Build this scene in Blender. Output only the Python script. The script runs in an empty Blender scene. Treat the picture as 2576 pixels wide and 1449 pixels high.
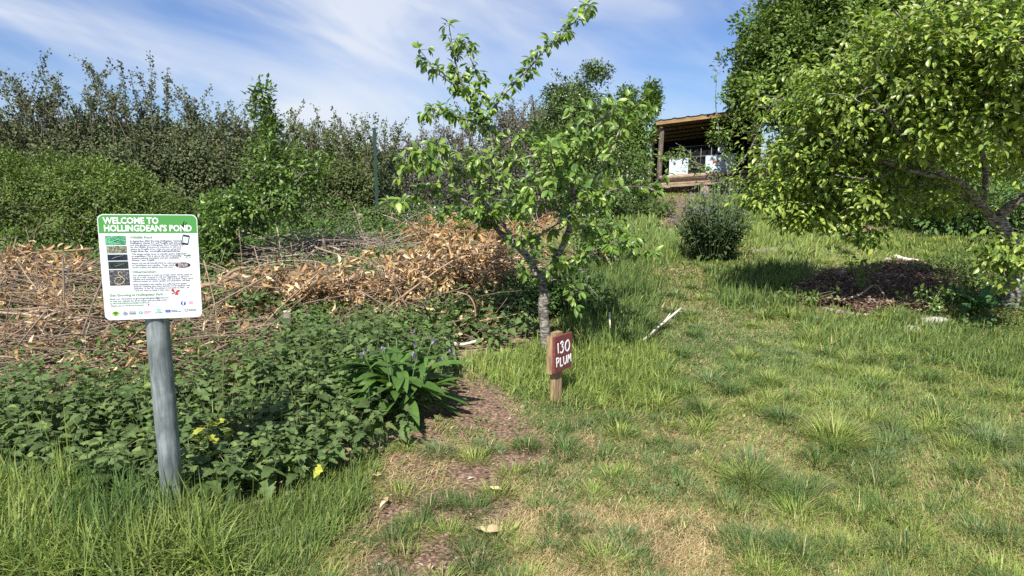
import bpy, math, random
import numpy as np
from mathutils import Vector, Matrix, Quaternion
# ------------------------------------------------------------------ camera, world, sun, exposure
SC = bpy.context.scene
COL = SC.collection
R = math.radians
PITCH = R(10); FPX = 1716.0; CAMZ = 1.5
cd = bpy.data.cameras.new('camera'); cam = bpy.data.objects.new('camera', cd); COL.objects.link(cam)
cam.location = (0, 0, CAMZ); cam.rotation_euler = (R(90) - PITCH, 0, 0)
cd.sensor_width = 36; cd.lens = 36 * FPX / 2576; cd.clip_start = 0.05; cd.clip_end = 2000
SC.camera = cam
SUN_EL = R(50); SUN_AZ = R(192)          # the sun stands behind the camera, to its left
w = bpy.data.worlds.new('World'); SC.world = w; w.use_nodes = True
nt = w.node_tree; nt.nodes.clear()
def wn(t, **k):
    n = nt.nodes.new(t)
    for a, b in k.items(): setattr(n, a, b)
    return n
out = wn('ShaderNodeOutputWorld'); bg = wn('ShaderNodeBackground'); bg.inputs[1].default_value = 0.078
sky = wn('ShaderNodeTexSky', sky_type='NISHITA', sun_disc=False, sun_elevation=SUN_EL, sun_rotation=SUN_AZ)
sky.altitude = 0; sky.air_density = 1.0; sky.dust_density = 0.3; sky.ozone_density = 2.5
tc = wn('ShaderNodeTexCoord'); sx = wn('ShaderNodeSeparateXYZ'); nt.links.new(tc.outputs['Generated'], sx.inputs[0])
def wm(op, a, b=None, c=None):
    n = wn('ShaderNodeMath', operation=op)
    for i, v in enumerate((a, b, c)):
        if v is None: continue
        if isinstance(v, (int, float)): n.inputs[i].default_value = v
        else: nt.links.new(v, n.inputs[i])
    return n.outputs[0]
den = wm('ADD', wm('MAXIMUM', sx.outputs[2], 0.0), 0.16)
cb = wn('ShaderNodeCombineXYZ')
nt.links.new(wm('DIVIDE', sx.outputs[0], den), cb.inputs[0]); nt.links.new(wm('DIVIDE', sx.outputs[1], den), cb.inputs[1])
def cloud_layer(rot, scl, nscale, detail, dist, lo, hi, loc=(0, 0, 0)):
    m0 = wn('ShaderNodeMapping'); m0.inputs['Rotation'].default_value = (0, R(rot), 0); nt.links.new(tc.outputs['Generated'], m0.inputs[0])
    m = wn('ShaderNodeMapping'); m.inputs['Scale'].default_value = scl
    m.inputs['Location'].default_value = loc
    nt.links.new(m0.outputs[0], m.inputs[0])
    n = wn('ShaderNodeTexNoise'); n.inputs['Scale'].default_value = nscale; n.inputs['Detail'].default_value = detail
    n.inputs['Roughness'].default_value = 0.5; n.inputs['Distortion'].default_value = dist
    nt.links.new(m.outputs[0], n.inputs['Vector'])
    r = wn('ShaderNodeMapRange', interpolation_type='SMOOTHSTEP'); r.inputs[1].default_value = lo; r.inputs[2].default_value = hi
    nt.links.new(n.outputs['Fac'], r.inputs[0]); return r.outputs[0]
c1 = cloud_layer(-16, (1.3, 1.3, 5.0), 1.25, 5, 0.5, 0.38, 0.66, (3.1, 0.4, 1.0))
c2 = cloud_layer(-24, (2.0, 2.0, 6.0), 2.2, 9, 0.8, 0.42, 0.78, (7.7, 2.2, 0))
# more cirrus towards the left of the view, thinner to the right
side = wn('ShaderNodeMapRange'); side.inputs[1].default_value = 0.45; side.inputs[2].default_value = -0.30
side.inputs[3].default_value = 0.32; side.inputs[4].default_value = 1.0
nt.links.new(sx.outputs[0], side.inputs[0])
cl = wm('MULTIPLY', wm('MINIMUM', wm('ADD', wm('MULTIPLY', c1, 0.78), wm('MULTIPLY', c2, 0.45)), 0.95), side.outputs[0])
mx = wn('ShaderNodeMix', data_type='RGBA'); mx.inputs['B'].default_value = (6.6, 7.0, 7.7, 1)
tint = wn('ShaderNodeMix', data_type='RGBA', blend_type='MULTIPLY'); tint.inputs['Factor'].default_value = 1.0
tint.inputs['B'].default_value = (0.58, 0.70, 0.98, 1)
nt.links.new(sky.outputs[0], tint.inputs['A']); nt.links.new(tint.outputs['Result'], mx.inputs['A'])
nt.links.new(cl, mx.inputs['Factor']); nt.links.new(mx.outputs['Result'], bg.inputs[0]); nt.links.new(bg.outputs[0], out.inputs[0])
ld = bpy.data.lights.new('sun', 'SUN'); ld.energy = 5.0; ld.angle = R(0.5); ld.color = (1, 0.955, 0.88)
sun = bpy.data.objects.new('sun', ld); COL.objects.link(sun)
sd = Vector((math.sin(SUN_AZ) * math.cos(SUN_EL), math.cos(SUN_AZ) * math.cos(SUN_EL), math.sin(SUN_EL)))
sun.rotation_euler = (-sd).to_track_quat('-Z', 'Y').to_euler(); sun.location = sd * 30
SC.view_settings.view_transform = 'Standard'; SC.view_settings.look = 'None'
SC.view_settings.exposure = 0.68; SC.view_settings.gamma = 1.0
SC.render.engine = 'CYCLES'
SC.cycles.max_bounces = 6; SC.cycles.diffuse_bounces = 3; SC.cycles.transmission_bounces = 4; SC.cycles.transparent_max_bounces = 4
SC.cycles.sample_clamp_indirect = 4; SC.cycles.use_denoising = False
# ------------------------------------------------------------------ view geometry helpers (photo pixels at 2576 wide)
FV = np.array([0, math.cos(PITCH), -math.sin(PITCH)]); UV = np.array([0, math.sin(PITCH), math.cos(PITCH)]); CV = np.array([0, 0, CAMZ])
rng = np.random.default_rng(7); random.seed(7)
def proj(P):
    d = np.asarray(P, float) - CV; z = np.maximum(d @ FV, 1e-3)
    return np.stack([1288 + FPX * d[..., 0] / z, 724.5 - FPX * (d @ UV) / z], -1)
def ray(px, py):
    return FV + np.array([1., 0, 0]) * (px - 1288) / FPX - UV * (py - 724.5) / FPX
def at(px, py, Y):
    r = ray(px, py); return CV + r * (Y / r[1])
def snoise(x, y, s=1.0, seed=0):
    g = np.random.default_rng(seed); v = 0
    for k in range(5):
        a = g.uniform(0, 6.28); f = s * (0.7 + 0.5 * k); v = v + np.sin((x * math.cos(a) + y * math.sin(a)) * f + g.uniform(0, 6.28) + 1.3 * np.sin((x * math.sin(a) - y * math.cos(a)) * f * .7 + k)) / (1 + .35 * k)
    return v / 3.2
def hgt(x, y):
    x = np.asarray(x, float); y = np.asarray(y, float)
    s = np.clip(y - 5.2, 0, 30); base = 0.062 * s * s / (s + 1.2)
    rough = 0.02 * snoise(x, y, 2.2, 3) + 0.035 * snoise(x, y, .8, 4)
    return base + rough * np.clip((y - 0.5) / 3, 0, 1) * np.clip((60 - y) / 30, 0, 1)
def gp(px, py, far=40):
    r = ray(px, py); t = 0.5
    while t < far:
        p = CV + r * t
        if p[2] <= hgt(p[0], p[1]): return np.array([p[0], p[1], float(hgt(p[0], p[1]))])
        t += 0.01 * max(1, t / 4)
    return CV + r * far
def inpoly(q, poly):
    poly = np.asarray(poly, float); x, y = q[..., 0], q[..., 1]; c = np.zeros(x.shape, bool)
    for i in range(len(poly)):
        x1, y1 = poly[i]; x2, y2 = poly[i - 1]
        k = ((y1 > y) != (y2 > y)) & (x < (x2 - x1) * (y - y1) / (y2 - y1 + 1e-9) + x1); c ^= k
    return c
# ------------------------------------------------------------------ mesh helpers
def tag(o, label=None, cat=None, group=None, kind=None):
    if label: o['label'] = label
    if cat: o['category'] = cat
    if group: o['group'] = group
    if kind: o['kind'] = kind
    return o
def empty(name, loc, label, cat, group=None):
    o = bpy.data.objects.new(name, None); COL.objects.link(o); o.location = tuple(float(v) for v in loc); o.empty_display_size = .1
    bpy.context.view_layer.update()
    return tag(o, label, cat, group)
def link(name, me, m, parent=None):
    o = bpy.data.objects.new(name, me); COL.objects.link(o)
    if m is not None:
        me.materials.clear(); me.materials.append(m)
    if parent is not None:
        o.parent = parent
        # vertices are in world space: undo the transform of the thing's empty (parts below it stand at the origin)
        if parent.parent is None: o.matrix_parent_inverse = parent.matrix_basis.inverted()
    return o
def npmesh(name, V, faces, col=None, smooth=False):
    """V (N,K,3) instances of one topology; faces = list of index tuples over K; col (N,3) or (N,K,3)"""
    V = np.asarray(V, np.float32)
    if V.ndim == 2: V = V[None]
    N, K = V.shape[:2]
    me = bpy.data.meshes.new(name)
    tot = np.array([len(f) for f in faces]); loops = np.concatenate([np.array(f) for f in faces])
    L = (loops[None] + (np.arange(N) * K)[:, None]).ravel().astype(np.int32)
    T = np.tile(tot, N); S = np.concatenate([[0], np.cumsum(T)[:-1]]).astype(np.int32)
    me.vertices.add(N * K); me.vertices.foreach_set('co', V.reshape(-1))
    me.loops.add(len(L)); me.loops.foreach_set('vertex_index', L)
    me.polygons.add(len(T)); me.polygons.foreach_set('loop_start', S)
    me.polygons.foreach_set('use_smooth', np.full(len(T), bool(smooth)))
    me.update(calc_edges=True)
    if col is not None:
        col = np.asarray(col, np.float32)
        if col.ndim == 2: col = np.repeat(col[:, None], K, 1)
        c4 = np.ones((N, K, 4), np.float32); c4[..., :3] = col
        a = me.attributes.new('col', 'FLOAT_COLOR', 'POINT'); a.data.foreach_set('color', c4.reshape(-1))
    return me
def nrm(a): return a / np.maximum(np.linalg.norm(a, axis=-1, keepdims=True), 1e-9)
def leaf_t(n=3, w=.5, fold=.25, curl=.3, serr=0.0, peak=.45):
    """leaf template along +y, unit length; rows of left, middle, right"""
    vs = [(0, 0, 0)]; fs = []
    ts = [(i + 1) / (n + 1) for i in range(n)]
    for k, t in enumerate(ts):
        h = w * .5 * math.sin(math.pi * t ** (math.log(.5) / math.log(peak))) ** .8 * (1 + (serr if k % 2 else -serr))
        z = -curl * t * t
        back = .05 * serr * 8 if k % 2 else 0
        vs += [(-h, t - back * .4, z + fold * h), (0, t, z), (h, t - back * .4, z + fold * h)]
    vs.append((0, 1, -curl)); e = len(vs) - 1
    fs += [(0, 2, 1), (0, 3, 2)]
    for k in range(n - 1):
        a = 1 + 3 * k; b = a + 3
        fs += [(a, a + 1, b + 1, b), (a + 1, a + 2, b + 2, b + 1)]
    a = 1 + 3 * (n - 1); fs += [(a, a + 1, e), (a + 1, a + 2, e)]
    return np.array(vs, float), fs
LEAF_HI = leaf_t(4, .5, .45, .30); LEAF_MD = leaf_t(2, .55, .35, .25); LEAF_LO = leaf_t(1, .62, .35, .15)
NETTLE = leaf_t(7, .62, .22, .35, .22, .32); LONGLEAF = leaf_t(8, .30, .40, .55); LAUREL = leaf_t(3, .36, .9, .45); BROAD = leaf_t(6, .42, .35, .45)
def leaves(T, pos, ax, nor, s, wsc=None):
    tv, fs = T; ax = nrm(ax); x = nrm(np.cross(ax, nor)); n = np.cross(x, ax)
    s = np.broadcast_to(np.asarray(s, float), (len(pos),)); wsc = np.ones(len(pos)) if wsc is None else wsc
    V = pos[:, None] + (tv[None, :, 0, None] * x[:, None] * wsc[:, None, None] + tv[None, :, 1, None] * ax[:, None] + tv[None, :, 2, None] * n[:, None]) * s[:, None, None]
    return V, fs
def pal(n, cols, j=.12, wts=None):
    cols = np.array(cols, float); i = rng.choice(len(cols), n, p=wts)
    k = rng.choice(len(cols), n, p=wts); t = rng.random((n, 1)) * .6
    c = cols[i] * (1 - t) + cols[k] * t
    return np.clip(c * (1 + rng.normal(0, j, (n, 1))), .003, 1)
def rdir(n): return nrm(rng.normal(size=(n, 3)))
class Tubes:
    def __init__(s): s.V = []; s.F = []; s.C = []; s.n = 0
    def add(s, pts, r0, r1=None, k=5, col=(1, 1, 1), cap=True, rr=None):
        pts = np.asarray(pts, float); m = len(pts); r1 = r0 if r1 is None else r1
        rad = np.linspace(r0, r1, m) if rr is None else np.asarray(rr, float)
        tg = nrm(np.gradient(pts, axis=0)); ref = np.array([.31, .22, .92]) if abs(tg[0] @ np.array([.31, .22, .92])) < .9 else np.array([1., 0, 0])
        x = nrm(np.cross(tg, ref)); y = np.cross(tg, x)
        a = np.arange(k) * 2 * math.pi / k
        V = pts[:, None] + rad[:, None, None] * (np.cos(a)[None, :, None] * x[:, None] + np.sin(a)[None, :, None] * y[:, None])
        s.V.append(V.reshape(-1, 3)); b = s.n
        for i in range(m - 1):
            for j in range(k):
                j2 = (j + 1) % k; s.F.append((b + i * k + j, b + i * k + j2, b + (i + 1) * k + j2, b + (i + 1) * k + j))
        if cap: s.F.append(tuple(b + j for j in range(k))[::-1]); s.F.append(tuple(b + (m - 1) * k + j for j in range(k)))
        s.C.append(np.tile(np.array(col, float), (m * k, 1))); s.n += m * k
    def build(s, name, m, parent=None, smooth=True):
        return link(name, npmesh(name, np.concatenate(s.V), s.F, np.concatenate(s.C)[None], smooth), m, parent)
def smoothline(pts, n=4):
    pts = np.asarray(pts, float); P = np.vstack([2 * pts[0] - pts[1], pts, 2 * pts[-1] - pts[-2]]); o = []
    for i in range(1, len(P) - 2):
        for t in np.arange(n) / n:
            o.append(.5 * ((2 * P[i]) + (-P[i - 1] + P[i + 1]) * t + (2 * P[i - 1] - 5 * P[i] + 4 * P[i + 1] - P[i + 2]) * t * t + (-P[i - 1] + 3 * P[i] - 3 * P[i + 1] + P[i + 2]) * t ** 3))
    o.append(pts[-1]); return np.array(o)
def boxes(name, m, parent, lst, smooth=False):
    """lst of (origin, ax, ay, az) full-size edge vectors from a corner"""
    V = []
    for o, a, b, c in lst:
        o, a, b, c = (np.asarray(v, float) for v in (o, a, b, c))
        V.append([o, o + a, o + a + b, o + b, o + c, o + a + c, o + a + b + c, o + b + c])
    F = [(0, 3, 2, 1), (4, 5, 6, 7), (0, 1, 5, 4), (1, 2, 6, 5), (2, 3, 7, 6), (3, 0, 4, 7)]
    me = npmesh(name, np.array(V), F)
    return link(name, me, m, parent)
# ------------------------------------------------------------------ materials
def base_mat(name):
    m = bpy.data.materials.new(name); m.use_nodes = True; t = m.node_tree; t.nodes.clear()
    o = t.nodes.new('ShaderNodeOutputMaterial'); p = t.nodes.new('ShaderNodeBsdfPrincipled'); t.links.new(p.outputs[0], o.inputs[0])
    return m, t, p, o
def noise(t, scale, detail=4, vec=None, dist=0, coord='Object', mscale=None):
    c = t.nodes.new('ShaderNodeTexCoord'); n = t.nodes.new('ShaderNodeTexNoise'); n.inputs['Scale'].default_value = scale
    n.inputs['Detail'].default_value = detail; n.inputs['Distortion'].default_value = dist
    src = c.outputs[coord]
    if mscale:
        mp = t.nodes.new('ShaderNodeMapping'); mp.inputs['Scale'].default_value = mscale; t.links.new(src, mp.inputs[0]); src = mp.outputs[0]
    t.links.new(src, n.inputs['Vector']); return n.outputs['Fac']
def ramp(t, fac, stops):
    r = t.nodes.new('ShaderNodeValToRGB'); e = r.color_ramp.elements
    while len(e) < len(stops): e.new(.5)
    for i, (p, c) in enumerate(stops): e[i].position = p; e[i].color = (*c, 1)
    t.links.new(fac, r.inputs[0]); return r.outputs[0]
def bump(t, p, fac, st=.4, d=.01):
    b = t.nodes.new('ShaderNodeBump'); b.inputs['Strength'].default_value = st; b.inputs['Distance'].default_value = d
    t.links.new(fac, b.inputs['Height']); t.links.new(b.outputs[0], p.inputs['Normal'])
def leaf_mat(name, trans=.3, rough=.5, spec=.4, tt=(1.25, 1.3, .6), nz=25):
    m, t, p, o = base_mat(name)
    a = t.nodes.new('ShaderNodeAttribute'); a.attribute_name = 'col'
    mul = t.nodes.new('ShaderNodeMix'); mul.data_type = 'RGBA'; mul.blend_type = 'MULTIPLY'; mul.inputs['Factor'].default_value = 1
    t.links.new(a.outputs['Color'], mul.inputs['A']); t.links.new(ramp(t, noise(t, nz, 3), [(.3, (.8, .8, .8)), (.7, (1.15, 1.15, 1.15))]), mul.inputs['B'])
    t.links.new(mul.outputs['Result'], p.inputs['Base Color']); p.inputs['Roughness'].default_value = rough
    p.inputs['Specular IOR Level'].default_value = spec
    tr = t.nodes.new('ShaderNodeBsdfTranslucent'); m2 = t.nodes.new('ShaderNodeMix'); m2.data_type = 'RGBA'; m2.blend_type = 'MULTIPLY'
    m2.inputs['Factor'].default_value = 1; m2.inputs['B'].default_value = (*tt, 1); t.links.new(mul.outputs['Result'], m2.inputs['A'])
    t.links.new(m2.outputs['Result'], tr.inputs['Color'])
    mix = t.nodes.new('ShaderNodeMixShader'); mix.inputs[0].default_value = trans
    t.links.new(p.outputs[0], mix.inputs[1]); t.links.new(tr.outputs[0], mix.inputs[2]); t.links.new(mix.outputs[0], o.inputs[0])
    return m
def plain(name, c, rough=.6, metal=0, var=.0, nz=8, spec=.5, bmp=0):
    m, t, p, o = base_mat(name); p.inputs['Roughness'].default_value = rough; p.inputs['Metallic'].default_value = metal
    p.inputs['Specular IOR Level'].default_value = spec
    if var:
        f = noise(t, nz, 6); a = tuple(v * (1 - var) for v in c); b = tuple(min(1, v * (1 + var)) for v in c)
        t.links.new(ramp(t, f, [(.3, a), (.7, b)]), p.inputs['Base Color'])
        if bmp: bump(t, p, f, bmp, .004)
    else: p.inputs['Base Color'].default_value = (*c, 1)
    return m
def bark(name, stops, sc=(30, 30, 90), rough=.85, st=.6, ns=1.0, usecol=False):
    m, t, p, o = base_mat(name); f = noise(t, ns, 6, mscale=sc, dist=.6); c = ramp(t, f, stops)
    if usecol:
        a = t.nodes.new('ShaderNodeAttribute'); a.attribute_name = 'col'; mul = t.nodes.new('ShaderNodeMix'); mul.data_type = 'RGBA'; mul.blend_type = 'MULTIPLY'
        mul.inputs['Factor'].default_value = 1; t.links.new(c, mul.inputs['A']); t.links.new(a.outputs['Color'], mul.inputs['B']); c = mul.outputs['Result']
    t.links.new(c, p.inputs['Base Color']); p.inputs['Roughness'].default_value = rough; bump(t, p, f, st, .006); return m
M_leaf = leaf_mat('plum_leaf', .32, .38, .55); M_leaf_far = leaf_mat('shrub_leaf', .28, .5, .35, nz=3)
M_grass = leaf_mat('grass_blade', .35, .5, .3, (1.1, 1.15, .7), nz=6)
M_nettle = leaf_mat('nettle_leaf', .3, .6, .3, nz=40)
M_dry = leaf_mat('dry_leaf', .22, .6, .25, (1.15, 1.0, .75), nz=30)
M_silver = leaf_mat('silver_leaf', .15, .6, .3, (1, 1.05, .7), nz=3)
M_petal = leaf_mat('petal', .3, .5, .3, (1, 1, 1), nz=10)
M_bark = bark('lichen_bark', [(.34, (.035, .028, .024)), (.48, (.13, .115, .095)), (.62, (.33, .315, .27)), (.8, (.45, .43, .37))], (22, 22, 60))
M_bark2 = bark('brown_bark', [(.3, (.03, .024, .018)), (.55, (.12, .095, .07)), (.8, (.24, .2, .16))], (25, 25, 40))
M_stick = bark('dead_wood', [(.3, (.45, .4, .35)), (.7, (1, 1, 1))], (40, 40, 40), usecol=True, st=.3)
M_zinc, t, p, o = base_mat('galvanised_steel')
f1 = noise(t, 1, 8, mscale=(60, 60, 9), dist=.8); f2 = noise(t, 9, 5, dist=.5)
mxm = t.nodes.new('ShaderNodeMix'); mxm.data_type = 'FLOAT'; mxm.inputs[0].default_value = .45; t.links.new(f1, mxm.inputs[2]); t.links.new(f2, mxm.inputs[3])
t.links.new(ramp(t, mxm.outputs[0], [(.36, (.12, .145, .15)), (.5, (.20, .235, .24)), (.64, (.33, .37, .38))]), p.inputs['Base Color'])
p.inputs['Metallic'].default_value = .35; p.inputs['Roughness'].default_value = .55; bump(t, p, f1, .15, .002)
M_white = plain('panel_white', (.66, .69, .74), .6, spec=.25); M_green = plain('panel_green', (.075, .29, .07), .6, spec=.25)
M_edge = plain('panel_edge', (.62, .74, .6), .4)
M_txtw = plain('letter_white', (.85, .86, .86), .4); M_txtg = plain('letter_green', (.13, .33, .14), .5); M_txtk = plain('letter_grey', (.10, .11, .13), .5)
M_black = plain('black', (.012, .012, .014), .4); M_red = plain('red', (.45, .05, .04), .5)
# ------------------------------------------------------------------ ground
PATHP = [(1115, 955), (1195, 945), (1250, 1000), (1310, 1070), (1370, 1110), (1350, 1175), (1300, 1215), (1290, 1270), (1265, 1350), (1240, 1420), (1160, 1520), (830, 1520), (870, 1330), (945, 1240), (1000, 1160), (1060, 1060), (1130, 1010)]
BED = [(1965, 742), (2040, 712), (2080, 690), (2160, 682), (2250, 665), (2310, 664), (2350, 690), (2400, 700), (2410, 745), (2340, 762), (2330, 795), (2240, 785), (2170, 800), (2100, 770), (2050, 775)]
BED3 = np.array([gp(*q)[:2] for q in BED])
xs = np.unique(np.concatenate([np.arange(-9, 11, .09), np.linspace(-60, -9, 30), np.linspace(11, 60, 30), np.linspace(-900, -60, 12), np.linspace(60, 900, 12)]))
ys = np.unique(np.concatenate([np.arange(.8, 16, .09), np.arange(16, 30, .5), np.linspace(30, 120, 30), np.linspace(-60, .8, 20), np.linspace(120, 1400, 14)]))
GX, GY = np.meshgrid(xs, ys); GZ = hgt(GX, GY); GZ = np.where(GY > 30, GZ - .03 * np.clip(GY - 30, 0, 1300) ** .9, GZ)
nx, ny = len(xs), len(ys)
idx = np.arange(nx * ny).reshape(ny, nx)
F = np.stack([idx[:-1, :-1], idx[:-1, 1:], idx[1:, 1:], idx[1:, :-1]], -1).reshape(-1, 4)
me = bpy.data.meshes.new('ground'); me.vertices.add(nx * ny); me.vertices.foreach_set('co', np.stack([GX, GY, GZ], -1).astype(np.float32).ravel())
me.loops.add(F.size); me.loops.foreach_set('vertex_index', F.astype(np.int32).ravel()); me.polygons.add(len(F)); me.polygons.foreach_set('loop_start', (np.arange(len(F)) * 4).astype(np.int32))
me.polygons.foreach_set('use_smooth', np.ones(len(F), bool)); me.update(calc_edges=True)
PATH3 = np.array([gp(*q)[:2] for q in PATHP])
DIRT3 = [np.array([gp(*q)[:2] for q in P]) for P in ([(1640, 500), (1730, 500), (1735, 540), (1700, 590), (1640, 590), (1665, 545)], [(2080, 555), (2200, 565), (2190, 590), (2080, 585)], [(1380, 640), (1450, 630), (1470, 660), (1400, 660)])]
def soilmask(x, y):
    q = np.stack([x, y], -1); s = 0
    for dx, dy in ((0, 0), (.09, 0), (-.09, 0), (0, .12), (0, -.12), (.06, .08), (-.06, -.08)):
        j = np.stack([x + dx + .09 * snoise(x, y, 9, 5), y + dy + .12 * snoise(x, y, 8, 6)], -1)
        s = s + inpoly(j, PATH3) + sum(inpoly(j, D).astype(float) for D in DIRT3)
    return np.clip(s / 4.5, 0, 1)
a = me.attributes.new('soil', 'FLOAT', 'POINT'); a.data.foreach_set('value', soilmask(GX, GY).ravel().astype(np.float32))
M_ground, t, p, o = base_mat('ground_soil_and_thatch')
n1 = noise(t, 2.2, 6, dist=.4); n2 = noise(t, 60, 5); n3 = noise(t, 22, 6, dist=1.0)
thatch = ramp(t, n3, [(.3, (.06, .05, .025)), (.5, (.2, .165, .08)), (.68, (.42, .33, .2))])
soil = ramp(t, n2, [(.3, (.045, .026, .018)), (.5, (.15, .09, .06)), (.7, (.38, .26, .17))])
at_ = t.nodes.new('ShaderNodeAttribute'); at_.attribute_name = 'soil'
ms = t.nodes.new('ShaderNodeMix'); ms.data_type = 'RGBA'; t.links.new(at_.outputs['Fac'], ms.inputs['Factor']); t.links.new(thatch, ms.inputs['A']); t.links.new(soil, ms.inputs['B'])
t.links.new(ms.outputs['Result'], p.inputs['Base Color']); p.inputs['Roughness'].default_value = .95; bump(t, p, n2, .8, .012)
tag(link('ground', me, M_ground), 'gently rising garden ground under the grass and the undergrowth', 'ground', kind='structure')
# ------------------------------------------------------------------ sampling of ground positions
def wedge(n, y0, y1, k=.86, b=.6, pw=2.0):
    """random ground points in front of the camera, density falling as 1/Y**pw (pw 1 or 2)"""
    u = rng.random(n)
    y = y0 * (y1 / y0) ** u if pw == 2 else y0 + (y1 - y0) * u
    x = (rng.random(n) * 2 - 1) * (k * y + b)
    return x, y
def on(x, y): return np.stack([x, y, hgt(x, y)], -1)
def inany(q, polys):
    m = np.zeros(len(q), bool)
    for P in polys: m |= inpoly(q, P)
    return m
NET = [(-200, 1050), (200, 1055), (420, 1035), (600, 1000), (700, 950), (900, 905), (1130, 895), (1150, 960), (1085, 1070), (870, 1185), (650, 1290), (430, 1300), (180, 1250), (-200, 1225)]
NET2 = [(1130, 830), (1200, 800), (1340, 800), (1350, 870), (1240, 900), (1130, 905)]
BRUSHZ = [(-400, 560), (420, 600), (500, 560), (900, 545), (1340, 570), (1350, 660), (1355, 810), (1180, 835), (1130, 900), (700, 945), (600, 1000), (420, 1035), (-400, 1055)]
TALL = [  # polygon, height, tone (0 fresh yellow green, 1 bluish dark)
 ([(1170, 905), (1330, 870), (1480, 860), (1640, 880), (1700, 960), (1620, 1030), (1420, 1010), (1180, 965)], .135, .2),
 ([(1440, 700), (1560, 660), (1640, 700), (1640, 860), (1470, 880), (1420, 820)], .24, .8),
 ([(-200, 1180), (250, 1240), (430, 1290), (560, 1330), (620, 1460), (-200, 1500)], .29, .4),
 ([(560, 1300), (860, 1170), (960, 1140), (900, 1300), (700, 1460), (560, 1460)], .13, .6),
 ([(1790, 720), (1900, 670), (2010, 680), (2050, 720), (1980, 790), (1830, 790)], .17, .8),
 ([(1990, 800), (2200, 815), (2400, 820), (2640, 880), (2640, 980), (2300, 900), (2050, 860)], .13, .6),
 ([(1500, 560), (1690, 560), (1720, 650), (1600, 670), (1480, 640)], .22, .6),
 ([(1860, 500), (2120, 560), (2100, 620), (1900, 640), (1860, 600)], .22, .3),
 ([(2100, 600), (2576, 600), (2576, 660), (2200, 655)], .12, .3),
]
# ------------------------------------------------------------------ grass
def blades(pos, L, az, lean, wd, col, name, nseg=3):
    """curved ribbons; lean 0 upright .. 1 lying"""
    n = len(pos); t = np.linspace(0, 1, nseg + 1)
    h = np.stack([np.cos(az), np.sin(az), np.zeros(n)], -1); up = np.array([0, 0, 1.])
    side = np.stack([-np.sin(az), np.cos(az), np.zeros(n)], -1)
    tw = rng.normal(0, .5, n)[:, None]; side = nrm(side * np.cos(tw) + h * np.sin(tw))
    rows = []
    for k, tk in enumerate(t):
        hor = lean * (tk ** 1.6) * .95 + .04 * tk; ver = tk * (1 - lean * .35) - lean * .55 * tk * tk
        c = pos + h * (hor * L)[:, None] + up * (np.maximum(ver, .02 * tk) * L)[:, None]
        ww = wd * (1 - tk ** 2.2) * .5
        if k < nseg: rows += [c - side * ww[:, None], c + side * ww[:, None]]
        else: rows.append(c)
    V = np.stack(rows, 1); K = V.shape[1]
    F = [(2 * k, 2 * k + 1, 2 * k + 3, 2 * k + 2) for k in range(nseg - 1)] + [(2 * nseg - 2, 2 * nseg - 1, K - 1)]
    return npmesh(name, V, F, col)
G_fresh = [(.28, .35, .08), (.37, .43, .12), (.21, .30, .06)]
G_dark = [(.105, .175, .045), (.14, .22, .06), (.095, .165, .05)]
G_blue = [(.15, .22, .09), (.19, .27, .11)]
G_dry = [(.52, .43, .22), (.62, .52, .29), (.42, .34, .17), (.36, .24, .12)]
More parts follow.
